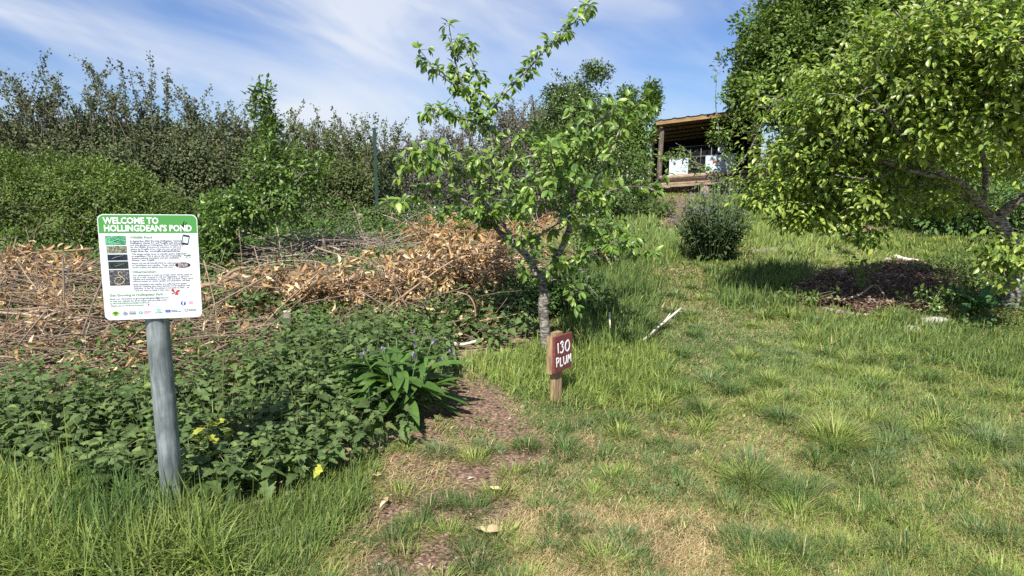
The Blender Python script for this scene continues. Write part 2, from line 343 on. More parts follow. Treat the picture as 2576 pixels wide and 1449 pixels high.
def grass():
    P, LL, AZ, LE, WD, CC = [], [], [], [], [], []
    def put(pos, L, az, lean, wd, col): P.append(pos); LL.append(L); AZ.append(az); LE.append(lean); WD.append(wd); CC.append(col)
    x, y = wedge(640000, 1.75, 24); pos = on(x, y); q = proj(pos)
    keep = ~inany(q, [NET, BRUSHZ, NET2]) & ~inpoly(pos[:, :2], BED3)
    keep &= ~((x < 1.2) & (y > 12.3)) & ~((y > 12) & (q[:, 1] < 470))
    so = soilmask(x, y); keep &= rng.random(len(x)) > so * (1.0 - .5 * (snoise(x, y, 6, 17) > .3))
    pos = pos[keep]; q = q[keep]; so = so[keep]; n = len(pos); x, y = pos[:, 0], pos[:, 1]
    patch = snoise(x, y, 1.7, 11) + .5 * snoise(x, y, 5, 12); tone = snoise(x, y, 1.1, 13) + .3 * snoise(x, y, 4.3, 14)
    L = .05 + .04 * rng.random(n) + .018 * np.clip(patch, -1, 1.5)
    dryp = np.clip(.26 - .22 * patch + .12 * so, .05, .85)
    # the worn, strawy lawn lies in the foreground right of the path
    worn = inpoly(q, [(900, 1150), (1350, 1100), (1700, 1080), (2000, 1250), (2576, 1150), (2700, 1600), (700, 1600)])
    dryp = dryp + .12 * (q[:, 1] > 1050); dryp = np.where(worn, dryp + .24 + .3 * (snoise(x, y, 2.6, 19) > .3), dryp + .02)
    dry = rng.random(n) < dryp
    f = np.clip(.5 + .6 * tone + .2 * rng.normal(size=n), 0, 1)[:, None]
    col = pal(n, G_fresh) * (1 - f) + pal(n, G_dark + G_blue) * f
    az = rng.uniform(0, 6.283, n); az = np.where(rng.random(n) < .55, snoise(x, y, .9, 21) * 3 + rng.normal(0, .7, n), az)
    lean = np.clip(rng.normal(.62, .25, n), .05, 1); tall = np.zeros(n)
    for poly, h, tn in TALL:
        m = inpoly(q + rng.normal(0, 16, q.shape) + 22 * np.stack([snoise(x, y, 4, 71), snoise(x, y, 4, 72)], -1), poly); tall[m] = h
        L[m] = h * rng.uniform(.55, 1.25, m.sum()); lean[m] = np.clip(rng.normal(.42, .27, m.sum()), .03, 1)
        mm = np.where(m)[0]; a = pal(len(mm), G_fresh); b = pal(len(mm), G_dark + G_blue); tt = np.clip(tn + .25 * rng.normal(size=(len(mm), 1)), 0, 1)
        col[mm] = a * (1 - tt) + b * tt; dry[m] = rng.random(m.sum()) < .07
    rough = tall > .28; cut = rough & (rng.random(n) < .35); L[cut] *= .4; lean[rough] = np.clip(lean[rough] + rng.uniform(-.1, .4, rough.sum()), 0, 1)
    rt = (snoise(x, y, 3.1, 61) > .1) & rough; col[rt] = pal(rt.sum(), G_dark); az[rough] = rng.uniform(0, 6.283, rough.sum())
    col[dry] = pal(dry.sum(), G_dry); lean[dry] = np.clip(lean[dry] + .35, 0, 1); L[dry] *= .9
    wd = .0031 * np.maximum(1, y / 2.8) * rng.uniform(.7, 1.5, n) * np.where(tall > .1, 1.5, 1) * np.where(tall > .28, 1.4, 1)
    put(pos, L, az, lean, wd, col)
    # tufts
    x, y = wedge(1700, 1.8, 15); pos = on(x, y); q = proj(pos)
    k = ~inany(q, [NET, BRUSHZ, NET2]) & ~inpoly(pos[:, :2], BED3) & (rng.random(len(x)) > .55 * soilmask(x, y))
    extra = np.array([gp(2100, 1120), gp(1890, 1190), gp(2200, 1240), gp(1420, 1150), gp(1185, 1290), gp(1190, 1410), gp(1290, 1200), gp(1010, 1250), gp(1560, 1100), gp(2010, 1420), gp(1700, 990), gp(2480, 1120)])
    pos = np.vstack([extra, pos[k]]); big = np.concatenate([np.array([1.7, 1.3, 1.2, 1.1, 1.1, 1.1, 1., 1., 1.1, 1.1, 1.1, 1.3]), rng.uniform(.5, 1.1, k.sum())])
    for c, b in zip(pos, big):
        m = int(120 * b * b) + 25; r = .075 * b * np.sqrt(rng.random(m)); a = rng.uniform(0, 6.283, m)
        pp = on(c[0] + r * np.cos(a), c[1] + r * np.sin(a)); tn = rng.random(); cc = pal(m, G_dark if tn < .45 else (G_blue if tn < .65 else G_fresh), .15)
        d = rng.random(m) < .06; cc[d] = pal(d.sum(), G_dry)
        put(pp, (.15 if c[0] > .9 else .115) * b * rng.uniform(.6, 1.25, m), a + rng.normal(0, .35, m), np.clip(.25 + r / (.075 * b) * .55 + rng.normal(0, .1, m), .05, 1), .0027 * max(1, c[1] / 2.6) * rng.uniform(.8, 1.4, m), cc)
    me = blades(np.vstack(P), np.concatenate(LL), np.concatenate(AZ), np.concatenate(LE), np.concatenate(WD), np.vstack(CC), 'grass')
    tag(link('grass', me, M_grass), 'lawn of short tufted grass with dry straw and longer grass round the labels', 'grass', kind='stuff')
grass()
def litter():
    x, y = wedge(26000, 1.8, 9); pos = on(x, y); q = proj(pos); so = soilmask(x, y)
    wt = .12 + so * .9; k = (rng.random(len(x)) < wt) & ~inany(q, [NET, BRUSHZ, NET2]) & ~inpoly(pos[:, :2], BED3)
    pos = pos[k] + np.array([0, 0, .006]); n = len(pos)
    ax = rdir(n); ax[:, 2] *= .15; no = rdir(n) * .5 + np.array([0, 0, 1]); s = rng.uniform(.01, .045, n)
    V, F = leaves(LEAF_LO, pos, ax, no, s, rng.uniform(.25, 1.0, n) * .7)
    tag(link('leaf_litter', npmesh('leaf_litter', V, F, pal(n, [(.30, .20, .12), (.17, .11, .07), (.45, .35, .23), (.08, .05, .035), (.11, .07, .05), (.55, .48, .38)], .2)), M_dry), 'fine dry bits of leaf and straw scattered on the bare earth', 'leaf litter', kind='stuff')
litter()
for px, py, s, r_ in ((1222, 1362, .085, .5), (975, 1280, .06, 2.2), (948, 1215, .05, 1.0), (1240, 1250, .045, .2)):
    g = gp(px, py); n = 2; ax = np.array([[math.cos(r_), math.sin(r_), .15], [math.cos(r_ + 1.9), math.sin(r_ + 1.9), .25]]); no = np.array([[.2, -.3, 1], [-.1, .2, 1.]])
    V, F = leaves(LAUREL, np.tile(g + [0, 0, .035], (n, 1)), ax, no, [s, s * .8], np.array([1.4, 1.3]))
    nm = {1222: 'pair of pale curled dead leaves lying on the lawn, largest of the fallen leaves', 975: 'dead leaves lying left of the bare earth strip', 948: 'small dead leaf in the grass at the edge of the nettles', 1240: 'small pale dead leaf just above the largest pair'}[px]
    tag(link('fallen_leaf', npmesh('fallen_leaf', V, F, pal(n, [(.72, .60, .34), (.62, .48, .28)])), M_dry), nm, 'leaf', 'dead leaves fallen on the lawn')
# ------------------------------------------------------------------ nettles
CG = gp(1005, 1040)
def nettles():
    V_, C_, S = [], [], Tubes()
    x, y = wedge(5200, 2.3, 8.0, k=.86); pos = on(x, y); q = proj(pos)
    k = (inpoly(q, NET) | inpoly(q, NET2)) & (np.hypot(x - CG[0], (y - CG[1] + .05)) > .30); pos = pos[k]; q = q[k]
    A, B, Nn, Sz, Cc = [], [], [], [], []
    for p0, qq in zip(pos, q):
        edge = 1.0 if qq[1] < 1180 else .7
        H = (rng.uniform(.22, .42) + .09 * snoise(p0[0], p0[1], 2.4, 51)) * edge * (1.3 if 620 < qq[0] < 1000 and qq[1] < 1080 else 1); lean = rng.normal(0, .07, 2)
        top = p0 + np.array([lean[0], lean[1], H]); mid = p0 * .5 + top * .5 + np.append(rng.normal(0, .012, 2), 0)
        S.add([p0, mid, top], .0022, .0012, 3, (.16, .22, .10), cap=False)
        m = rng.integers(4, 7); a0 = rng.uniform(0, 3.14); yel = rng.random() < (.06 if (qq[1] > 1130 and qq[0] > 480) else .004)
        for j in range(m):
            t = 1 - .78 * j / m; c = p0 * (1 - t) + top * t; a = a0 + j * 1.57; L = rng.uniform(.058, .090) * (.55 + .22 * min(j, 3)) * (1.0 + .0 * edge)
            for sgn in (0, 3.1416):
                aa = a + sgn + rng.normal(0, .2); dz = .45 - .22 * j + rng.normal(0, .12)
                A.append(c + np.array([math.cos(aa), math.sin(aa), .3]) * .008); B.append((math.cos(aa), math.sin(aa), dz)); Nn.append((-.4 * math.cos(aa), -.4 * math.sin(aa), 1)); Sz.append(L)
                Cc.append((.40, .42, .06) if (yel and j > 1) else ((.080, .128, .040), (.130, .195, .062), (.19, .26, .08))[int(rng.choice(3, p=(.45, .43, .12)))])
    n = len(A); A, B, Nn, Sz = np.array(A), np.array(B), np.array(Nn), np.array(Sz)
    V, F = leaves(NETTLE, A, B, Nn + rng.normal(0, .35, (n, 3)), Sz)
    o = link('nettles', npmesh('nettles', V, F, np.array(Cc) * (1 + rng.normal(0, .13, (n, 1)))), M_nettle)
    tag(o, 'dense bed of dark green stinging nettles round the foot of the sign post', 'nettles', kind='stuff')
    S.build('nettle_stems', M_stick, o)
nettles()
# ------------------------------------------------------------------ generic foliage
def clusters(blobs, ncl, shell=.55, low=None):
    """cluster centres inside ellipsoid blobs (c, r, weight) towards their outside"""
    wt = np.array([b[2] for b in blobs], float); wt /= wt.sum(); out = []
    for b, k in zip(blobs, rng.multinomial(ncl, wt)):
        d = rdir(k); r = shell + (1 - shell) * rng.random((k, 1)) ** .8; r *= (1 + .17 * rng.normal(size=(k, 1)))
        out.append(np.array(b[0]) + d * np.array(b[1]) * r)
    return np.vstack(out)
def foliage(name, parent, centres, per, spread, size, T, cols, m, body=None, up=.6, j=.14, droop=0., wts=None, label=None, flat=1.0):
    n = len(centres) * per; c = np.repeat(centres, per, 0)
    tone = np.repeat(np.clip(rng.normal(1, .15, (len(centres), 1)), .6, 1.5), per, 0)
    off = rdir(n) * rng.random((n, 1)) ** .5 * spread; off[:, 2] *= flat; pos = c + off
    o = nrm(off + 1e-6); b = np.array(body) if body is not None else centres.mean(0)
    outw = nrm(c - b); ax = nrm(o * .8 + outw * .3 + rdir(n) * .5 + np.array([0, 0, -droop]))
    no = nrm(outw * .5 + np.array([0, 0, up]) + rdir(n) * .55)
    s = size * rng.uniform(.65, 1.25, n)
    V, F = leaves(T, pos, ax, no, s)
    ob = link(name, npmesh(name, V, F, pal(n, cols, j, wts) * tone), m, parent)
    if label: ob['label'] = label
    return ob
def twigs(tb, limbs_pts, centres, r=.006, r1=.002, col=(1, 1, 1), sag=.05, k=4, frac=1.0, grow=True):
    """a twig to every cluster, leaving from the nearest limb or from a twig already grown"""
    L = np.asarray(limbs_pts, float); buf = np.empty((len(L) + 5 * len(centres), 3)); m_ = len(L); buf[:m_] = L
    order = np.argsort([np.linalg.norm(L - c, axis=1).min() for c in centres])
    for i in order:
        c = centres[i]
        if rng.random() > frac: continue
        Q = buf[:m_]; d = np.linalg.norm(Q - c, axis=1) + .3 * np.maximum(0, Q[:, 2] - c[2] + .05); p0 = Q[np.argmin(d)]; ln = np.linalg.norm(c - p0)
        if ln < .02: continue
        m = p0 * .5 + c * .5 + rng.normal(0, .07, 3) * ln - np.array([0, 0, sag * ln])
        li = smoothline([p0, m, c], 2); tb.add(li, min(r, .003 + .009 * ln), r1, k, col, cap=False)
        if grow: buf[m_:m_ + 4] = li[1:5]; m_ += 4
# ------------------------------------------------------------------ plum tree
def plum():
    Y = 5.3; base = gp(1372, 886)
    root = empty('plum_tree', base, 'young plum tree with pale lichened forked trunk and two tall leafy leaders', 'tree')
    def tr(pts, dy0=0, dy1=0, n=4):
        m = len(pts); return smoothline([at(px, py, base[1] + dy0 + (dy1 - dy0) * i / (m - 1)) for i, (px, py) in enumerate(pts)], n)
    T = Tubes(); lim = []
    trunk = smoothline([base + [0, 0, -.05]] + [at(px, py, base[1]) for px, py in ((1372, 850), (1369, 810), (1366, 770), (1369, 740), (1363, 712), (1362, 700))], 3)
    T.add(trunk, .036, .034, 14, rr=np.interp(np.linspace(0, 1, len(trunk)), [0, .1, .35, .6, .75, .9, 1], [.052, .043, .040, .043, .037, .040, .042]))
    def L(pts, r0, r1, dy0, dy1, dress=1.0, k=8, n=4):
        a = tr(pts, dy0, dy1, n); w_ = np.cumsum(rng.normal(0, .004, a.shape), 0); a = a + w_ - w_[0] - np.linspace(0, 1, len(a))[:, None] * (w_[-1] - w_[0]); T.add(a, r0, r1, k); lim.append((a, dress)); return a
    L([(1364, 712), (1382, 672), (1408, 625), (1430, 580), (1442, 540), (1446, 500)], .030, .020, 0, -.25, .25)
    L([(1446, 500), (1440, 450), (1455, 400), (1480, 350), (1515, 310), (1550, 262)], .017, .004, -.25, -.5)
    L([(1446, 505), (1480, 504), (1515, 497), (1545, 480), (1600, 470), (1650, 480)], .014, .003, -.25, -.6)
    L([(1442, 520), (1490, 460), (1530, 400), (1560, 330), (1575, 285)], .012, .003, -.2, .3)
    L([(1446, 500), (1410, 450), (1390, 400), (1385, 360)], .012, .003, -.2, -.7)
    L([(1362, 712), (1335, 660), (1300, 618), (1265, 592), (1245, 565)], .030, .022, 0, .15, .15)
    L([(1300, 618), (1282, 585), (1262, 560), (1240, 535), (1232, 500), (1236, 440), (1243, 380), (1232, 320), (1222, 300)], .019, .011, .1, 0, .6)
    L([(1222, 300), (1195, 270), (1172, 225), (1155, 175), (1140, 120), (1130, 62)], .010, .003, 0, -.1, 1.45)
    L([(1222, 300), (1250, 262), (1285, 218), (1330, 175), (1372, 128), (1410, 90), (1450, 50), (1484, 14)], .010, .003, 0, .15, 1.45)
    L([(1195, 268), (1208, 200), (1185, 150), (1165, 95)], .006, .002, 0, .2, 1.5)
    L([(1245, 565), (1215, 540), (1165, 505), (1090, 478), (1010, 500), (985, 512)], .014, .003, .15, -.2)
    L([(1245, 560), (1222, 530), (1210, 480), (1170, 440), (1110, 410), (1040, 405), (1005, 412)], .013, .003, .1, .5)
    L([(1236, 430), (1170, 390), (1100, 365), (1050, 380)], .008, .002, 0, -.5)
    L([(1232, 330), (1170, 300), (1105, 280), (1062, 290)], .006, .002, 0, -.2, 1.3)
    L([(1172, 225), (1120, 200), (1080, 160), (1055, 122)], .005, .002, 0, -.2, 1.3)
    L([(1240, 440), (1300, 405), (1380, 375), (1450, 350)], .009, .003, 0, -.4)
    L([(1238, 480), (1300, 455), (1360, 430), (1420, 400), (1470, 330)], .009, .003, 0, .5)
    L([(1300, 618), (1360, 590), (1440, 540), (1500, 490)], .009, .003, .1, -.6, .6)
    L([(1382, 668), (1430, 655), (1490, 632), (1550, 605), (1600, 598)], .006, .002, -.05, -.6, .8)
    L([(1362, 712), (1395, 705), (1430, 712), (1460, 735)], .005, .002, 0, -.3, .4)
    L([(1430, 580), (1500, 570), (1560, 590), (1600, 640)], .006, .002, -.1, .2, 1.0)
    L([(1335, 660), (1300, 650), (1310, 690)], .004, .002, 0, -.2, .4)
    L([(1245, 560), (1205, 565), (1185, 580), (1162, 570)], .008, .003, .1, -.1, .1)
    L([(1236, 500), (1280, 500), (1330, 470), (1380, 480)], .007, .002, .0, -.7)
    L([(1225, 545), (1190, 520), (1150, 530), (1110, 545)], .007, .002, .1, .6)
    L([(1243, 380), (1290, 350), (1330, 345), (1360, 360)], .005, .002, 0, .4, .8)
    L([(1210, 480), (1230, 540), (1260, 520), (1310, 540)], .005, .002, 0, -.3, .5)
    # side shoots
    A, B, Nn, Sz = [], [], [], []
    def spur(p, d, m, s=1.0):
        for i in range(m):
            a = nrm(d * .6 + rdir(1)[0] * 1.0 + np.array([0, 0, -.15])); A.append(p + a * .006); B.append(a + np.array([0, 0, -.25])); Nn.append(nrm(rdir(1)[0] * .6 + np.array([0, -.35, .9]))); Sz.append(rng.uniform(.042, .084) * s)
    for a, dr in lim:
        seg = np.linalg.norm(np.diff(a, axis=0), axis=1); cum = np.concatenate([[0], np.cumsum(seg)]); tot = cum[-1]
        nsp = int(tot / .027 * dr)
        for u in rng.uniform(.05, 1, nsp):
            p = np.array([np.interp(u * tot, cum, a[:, i]) for i in range(3)]); tgd = nrm(np.array([np.interp(min(u * tot + .03, tot), cum, a[:, i]) for i in range(3)]) - p + 1e-6)
            d = rdir(1)[0]; d -= tgd * (d @ tgd) * .6; d = nrm(d)
            if rng.random() < .23 and dr < 1.3:   # longer shoot
                ln = rng.uniform(.10, .30); e = p + (d * .8 + tgd * .5 + np.array([0, 0, .15])) * ln; mid = (p + e) / 2 + rng.normal(0, .012, 3)
                sh = smoothline([p, mid, e], 3); T.add(sh, .003, .0012, 4, cap=False)
                for i in range(int(ln / .035)):
                    c = sh[min(len(sh) - 1, int((i + 1) / (ln / .035) * len(sh)))]; spur(c, nrm(e - p), 3)
            else:
                ln = rng.uniform(.01, .06); e = p + d * ln; T.add([p, e], .0025, .0015, 3, cap=False); spur(e, d, rng.integers(3, 7), 1.0 if dr < 1.3 else .9)
        spur(a[-1], nrm(a[-1] - a[-2]), 7)
    T.build('trunk', M_bark, root); n = len(A)
    V, F = leaves(LEAF_HI, np.array(A), np.array(B), np.array(Nn), np.array(Sz), rng.uniform(.8, 1.15, n))
    link('crown', npmesh('crown', V, F, pal(n, [(.13, .23, .04), (.19, .30, .05), (.27, .38, .07), (.09, .18, .04)], .13), smooth=True), M_leaf, root)
    print('plum leaves', n)
plum()
# ------------------------------------------------------------------ signs
def frame(c, yaw, roll=0, tilt=0):
    X = np.array([math.cos(yaw), math.sin(yaw), 0]); Z = np.array([0, 0, 1.]); N = np.cross(X, Z)
    X2 = X * math.cos(roll) + Z * math.sin(roll); Z2 = -X * math.sin(roll) + Z * math.cos(roll)
    Z3 = Z2 * math.cos(tilt) - N * math.sin(tilt); N3 = np.cross(X2, Z3)
    M = Matrix(((X2[0], Z3[0], N3[0], c[0]), (X2[1], Z3[1], N3[1], c[1]), (X2[2], Z3[2], N3[2], c[2]), (0, 0, 0, 1)))
    return M      # local x right, y up, z towards the reader
def rrect(w, h, r, n=6):
    o = []
    for cx, cy, a0 in ((w / 2 - r, h / 2 - r, 0), (-w / 2 + r, h / 2 - r, 90), (-w / 2 + r, -h / 2 + r, 180), (w / 2 - r, -h / 2 + r, 270)):
        for i in range(n + 1): a = R(a0 + 90 * i / n); o.append((cx + r * math.cos(a), cy + r * math.sin(a)))
    return o
def prism(name, out2, z0, z1, m, M, parent, cx=0, cy=0):
    n = len(out2); v = [(x + cx, y + cy, z) for z in (z0, z1) for x, y in out2]; v = np.array([tuple(M @ Vector(q)) for q in v])
    F = [tuple(range(n))[::-1], tuple(range(n, 2 * n))] + [(i, (i + 1) % n, n + (i + 1) % n, n + i) for i in range(n)]
    return link(name, npmesh(name, v, F), m, parent)
def text(name, body, size, x, y, z, m, M, parent, bold=0., sx=1., wid=None, align='LEFT', ital=0, lead=1.0):
    c = bpy.data.curves.new('txt', 'FONT'); c.body = body; c.size = size; c.offset = bold * size; c.extrude = .0004; c.shear = ital; c.align_x = align; c.space_line = lead
    c.resolution_u = 2
    o = bpy.data.objects.new('txt', c); COL.objects.link(o); dg = bpy.context.evaluated_depsgraph_get(); me = bpy.data.meshes.new_from_object(o.evaluated_get(dg))
    bpy.data.objects.remove(o)
    co = np.zeros(len(me.vertices) * 3, np.float32); me.vertices.foreach_get('co', co); co = co.reshape(-1, 3)
    if wid: sx = wid / max(1e-6, co[:, 0].max() - min(0, co[:, 0].min()) if align == 'LEFT' else np.ptp(co[:, 0]))
    co[:, 0] = co[:, 0] * sx + x; co[:, 1] += y; co[:, 2] += z
    Ma = np.array(M); co = co @ Ma[:3, :3].T + Ma[:3, 3]; me.vertices.foreach_set('co', co.astype(np.float32).ravel()); me.update()
    me.name = name; return link(name, me, m, parent)
def sgn():
    base = gp(440, 1305); root = empty('welcome_sign', base, 'white and green welcome board on a leaning galvanised round post among the nettles', 'sign')
    W, H = .349, .441; c = np.array([-1.4367, 2.69, 1.1095]); M = frame(c, .3125, -.0266, -.0239) @ Matrix.Diagonal((1.01, .9533, 1, 1))
    T = Tubes(); topc = np.array(M @ Vector((.005, .02, -.055))); b = base + [0, 0, -.1]
    d = (at(396, 812, base[1] + .012) - base); d = d / d[2]
    top = base + d * 1.16; T.add([b, base, base + d * .5, top, top + d * .001], .0445, .0445, 28); po = T.build('post', M_zinc, root)
    T = Tubes(); T.add([top, top + d * .006], .0455, .043, 28); T.build('post_cap', M_black, root)
    for yy in (.13, -.12):
        K = Tubes()
        cc = base + d * (c[2] + yy - base[2]); a = np.linspace(0, 2 * math.pi, 25); ring = np.array([cc + np.array([math.cos(q), math.sin(q), 0]) * .047 for q in a]); K.add(ring, .006, .006, 6)
        back = np.array(M @ Vector((0, yy, -.002))); K.add([cc, back], .012, .012, 8); K.build('clamp', M_zinc, root)
    pn = prism('panel', rrect(W, H, .022), -.003, 0, M_white, M, root)
    hb = [q for q in rrect(W - .006, H - .006, .02)]; yb = H / 2 - .077
    top_ = [q for q in hb if q[1] > 0]; hp = [(-W / 2 + .003, yb), (W / 2 - .003, yb)] + top_
    prism('header_band', hp, .0001, .0006, M_green, M, pn)
    x0 = -W / 2
    text('lettering', 'WELCOME TO', .036, x0 + .020, H / 2 - .038, .0009, M_txtw, M, pn, .028, wid=.192)
    text('lettering', "HOLLINGDEAN'S POND", .036, x0 + .020, H / 2 - .069, .0009, M_txtw, M, pn, .028, wid=.308)
    def t(body, u, v, size, m=M_txtk, bold=0, wid=None, ital=0, align='LEFT'): return text('lettering', body, size, x0 + u, H / 2 - v, .0005, m, M, pn, bold, wid=wid, ital=ital, align=align)
    t('Wildlife Pond', .107, .099, .0135, M_txtg, .02, .077)
    L = .0092
    for i, (s, wd, bo) in enumerate((('In September 2024 Growing Hollingdean Volunteers,', .192, .01), ('Hollingbury Hawks F.C. and Froglife, built this pond', .188, .01), ('and bog garden at Hollingdean Park Football Pitch', .190, 0), ('for the wildlife. Everyone is welcome to visit and', .178, 0), ('please let Froglife know what you see using their', .180, 0), ('Dragon Finder App  www.froglife.org/dragonfinder/app', .175, .01))):
        t(s, .106, .1125 + i * .0085, L, wid=wd, bold=bo)
    for i, (s, wd) in enumerate((('"We always advise never to transfer spawn, tadpoles', .188), ('or amphibians. This is due to the risk of spreading', .178), ('invasive animals and plants and also amphibian', .170), ('disease." says Froglife', .080))): t(s, .107, .167 + i * .0085, L, wid=wd, ital=.25)
    for i, (s, wd) in enumerate((('Please visit the FROGLIFE.ORG for information', .165), ('on amphibians and reptiles - frogs, toads,', .152), ('newts, snakes and lizards that live here.', .145))): t(s, .107, .206 + i * .0085, L, wid=wd)
    t('Hibernaculum', .107, .243, .0135, M_txtg, .02, .083)
    for i, (s, wd) in enumerate((('Our hibernaculum is made up of logs, sticks, stones, piled on', .212), ('top of a hole, covered in soil and vegetation. A place for', .202), ('reptiles and amphibians to sleep, hide and feed. Dead wood', .215), ('attracts insects on which reptiles and amphibians will feed.', .205))): t(s, .107, .256 + i * .0085, L, wid=wd)
    for i, (s, wd) in enumerate((('Both amphibians and reptiles are suffering from global', .190), ('declines, meaning that many animals are threatened with', .203), ('extinction. In the UK, the picture is not quite as bleak - yet', .200), ('- and we want to keep it that way.', .126))): t(s, .107, .295 + i * .0085, L, wid=wd)
    t('Get Growing at Hollingdean Park....', .021, .340, .0135, M_txtg, .02, .2)
    for i, (s, wd) in enumerate((('Email our volunteers at growinghollingdean@gmail.com', .208), ('or visit our website for all the latest tree growing events', .203))): t(s, .021, .354 + i * .0095, L, wid=wd)
    t('at GROWINGHOLLINGDEAN.ORG.UK', .021, .373, L, M_txtg, .01, .14); t('Thank you to all those involved', .021, .383, .0095, M_txtg, 0, .117, .3)
    # five pictures
    def pic(u, v, w_, h_, m, nm='picture'): return prism(nm, [(-w_ / 2, -h_ / 2), (w_ / 2, -h_ / 2), (w_ / 2, h_ / 2), (-w_ / 2, h_ / 2)], .0001, .0004, m, M, pn, x0 + u + w_ / 2, H / 2 - v - h_ / 2)
    def pm(name, stops, sc, dist=1.5):
        m, tt, p, o = base_mat(name); tt.links.new(ramp(tt, noise(tt, sc, 4, dist=dist), stops), p.inputs['Base Color']); p.inputs['Roughness'].default_value = .35; return m
    pics = [(.022, .088, .071, .038, pm('reeds_picture', [(.3, (.01, .06, .03)), (.5, (.05, .28, .13)), (.65, (.25, .5, .35)), (.75, (.03, .04, .03))], 60, 3)),
            (.024, .130, .070, .030, pm('frog_picture', [(.35, (.02, .035, .02)), (.55, (.2, .22, .15)), (.7, (.5, .48, .36))], 90, 2)),
            (.025, .165, .069, .025, pm('newt_picture', [(.4, (.005, .01, .03)), (.75, (.04, .06, .08))], 60)),
            (.026, .194, .069, .031, pm('reptile_picture', [(.4, (.006, .012, .012)), (.75, (.05, .09, .07))], 70)),
            (.026, .229, .070, .066, pm('snake_picture', [(.35, (.015, .015, .018)), (.55, (.09, .09, .10)), (.7, (.35, .35, .36))], 160, .5))]
    for q in pics: pic(*q)
    def curve2(pts, r, m, nm, r1=None):
        T = Tubes(); P = smoothline([tuple(M @ Vector((x0 + u, H / 2 - v, .0007))) for u, v in pts], 5); T.add(P, r, r1 or r, 5); return T.build(nm, m, pn)
    M_cream = plain('snake_cream', (.55, .5, .3), .5); M_paleg = plain('newt_grey', (.22, .24, .22), .5); M_reed = plain('reed_green', (.2, .62, .36), .5)
    curve2([(.062, .236), (.058, .248), (.068, .258), (.078, .272), (.066, .288), (.048, .288), (.044, .276), (.052, .262), (.066, .262), (.060, .274)], .0018, M_cream, 'snake_mark', .0008)
    curve2([(.040, .182), (.055, .176), (.068, .172), (.080, .170)], .0012, M_paleg, 'newt_mark', .0006)
    curve2([(.048, .214), (.066, .209), (.082, .200)], .0011, M_paleg, 'lizard_mark', .0005)
    for a, b in (((.024, .104), (.060, .124)), ((.024, .112), (.050, .125)), ((.026, .100), (.050, .090)), ((.030, .118), (.070, .100))): curve2([a, ((a[0] + b[0]) / 2, (a[1] + b[1]) / 2 + .001), b], .0011, M_reed, 'reed_mark')
    def blob(nm, m, u, v, rx, ry, z=.0006, n=28): return prism(nm, [(rx * math.cos(i * 6.2832 / n), ry * math.sin(i * 6.2832 / n)) for i in range(n)], .0001, z, m, M, pn, x0 + u, H / 2 - v)
    def poly(nm, m, pts, z=.0008): return prism(nm, [(x0 + u, H / 2 - v) for u, v in pts], .0001, z, m, M, pn)
    M_maroon = plain('maroon', (.05, .012, .025), .5); M_blue = plain('logo_blue', (.03, .09, .38), .5); M_pink = plain('logo_pink', (.5, .12, .3), .5); M_teal = plain('logo_teal', (.12, .42, .32), .5); M_dg = plain('logo_dark_green', (.05, .2, .03), .5); M_grey = plain('logo_grey', (.25, .28, .33), .5)
    blob('speech_oval', M_maroon, .288, .213, .028, .0115)
    for s, dy in (('What can', 0), ('you spot?', .0075)): text('lettering', s, .009, x0 + .288, H / 2 - .2115 - dy, .0009, M_txtw, M, pn, .01, align='CENTER')
    # telephone picture
    cph, sph = math.cos(-.2), math.sin(-.2); ph = [(x * cph - y * sph + x0 + .303, x * sph + y * cph + H / 2 - .106) for x, y in rrect(.026, .042, .005)]
    prism('telephone_picture', ph, .0001, .0005, M_black, M, pn); ph = [(x * cph - y * sph + x0 + .303, x * sph + y * cph + H / 2 - .106) for x, y in rrect(.020, .026, .001)]
    prism('telephone_screen', ph, .0005, .0008, plain('screen_pale', (.55, .68, .75), .3), M, pn)
    # pond life logo
    t('for', .296, .166, .007, M_dg, .02); t('froglife', .294, .174, .0085, M_dg, .03, .026); poly('leaf_logo', M_dg, [(.298, .179), (.306, .177), (.304, .182)]); poly('leaf_logo', M_teal, [(.309, .179), (.318, .177), (.315, .183)])
    # dragonfly
    poly('dragonfly_logo', M_black, [(.293, .046), (.2955, .045), (.319, .058), (.3185, .0595)], .001); blob('dragonfly_logo', M_black, .292, .044, .003, .003, .001)
    for a in ([(.294, .047), (.300, .028), (.304, .027), (.298, .047)], [(.297, .047), (.310, .032), (.313, .034), (.300, .049)], [(.294, .047), (.282, .052), (.279, .056), (.284, .056), (.297, .049)], [(.297, .049), (.286, .059), (.285, .063), (.290, .061), (.300, .050)]): poly('dragonfly_wing', M_black, a, .001)
    # butterfly
    for a in ([(.250, .331), (.240, .322), (.243, .313), (.250, .316), (.253, .328)], [(.254, .330), (.262, .320), (.272, .318), (.270, .326), (.258, .333)], [(.250, .333), (.241, .332), (.242, .338), (.250, .336)], [(.254, .334), (.266, .331), (.264, .341), (.256, .340)]): poly('butterfly_wing', M_red, a)
    poly('butterfly_body', M_black, [(.249, .326), (.251, .326), (.257, .341), (.255, .341)], .0012); poly('ladybird', M_red, [(.152, .376), (.158, .377), (.160, .382), (.154, .383)])
    blob('round_logo', M_blue, .2815, .378, .0095, .0095); t('f', .279, .3845, .02, M_txtw, .04)
    for q, mm, zz in ((.0135, M_pink, .0005), (.0095, M_white, .0007)): prism('camera_logo', rrect(q, q, q * .28), .0001, zz, mm, M, pn, x0 + .309, H / 2 - .376)
    blob('camera_logo', M_pink, .309, .376, .003, .003, .0009)
    # row of logos
    blob('tree_logo', plain('logo_lime', (.35, .55, .12), .5), .038, .413, .0135, .010); blob('tree_logo', M_dg, .038, .411, .0085, .006, .0009); poly('tree_logo', M_black, [(.0365, .422), (.0395, .422), (.0385, .412), (.0375, .412)], .0011)
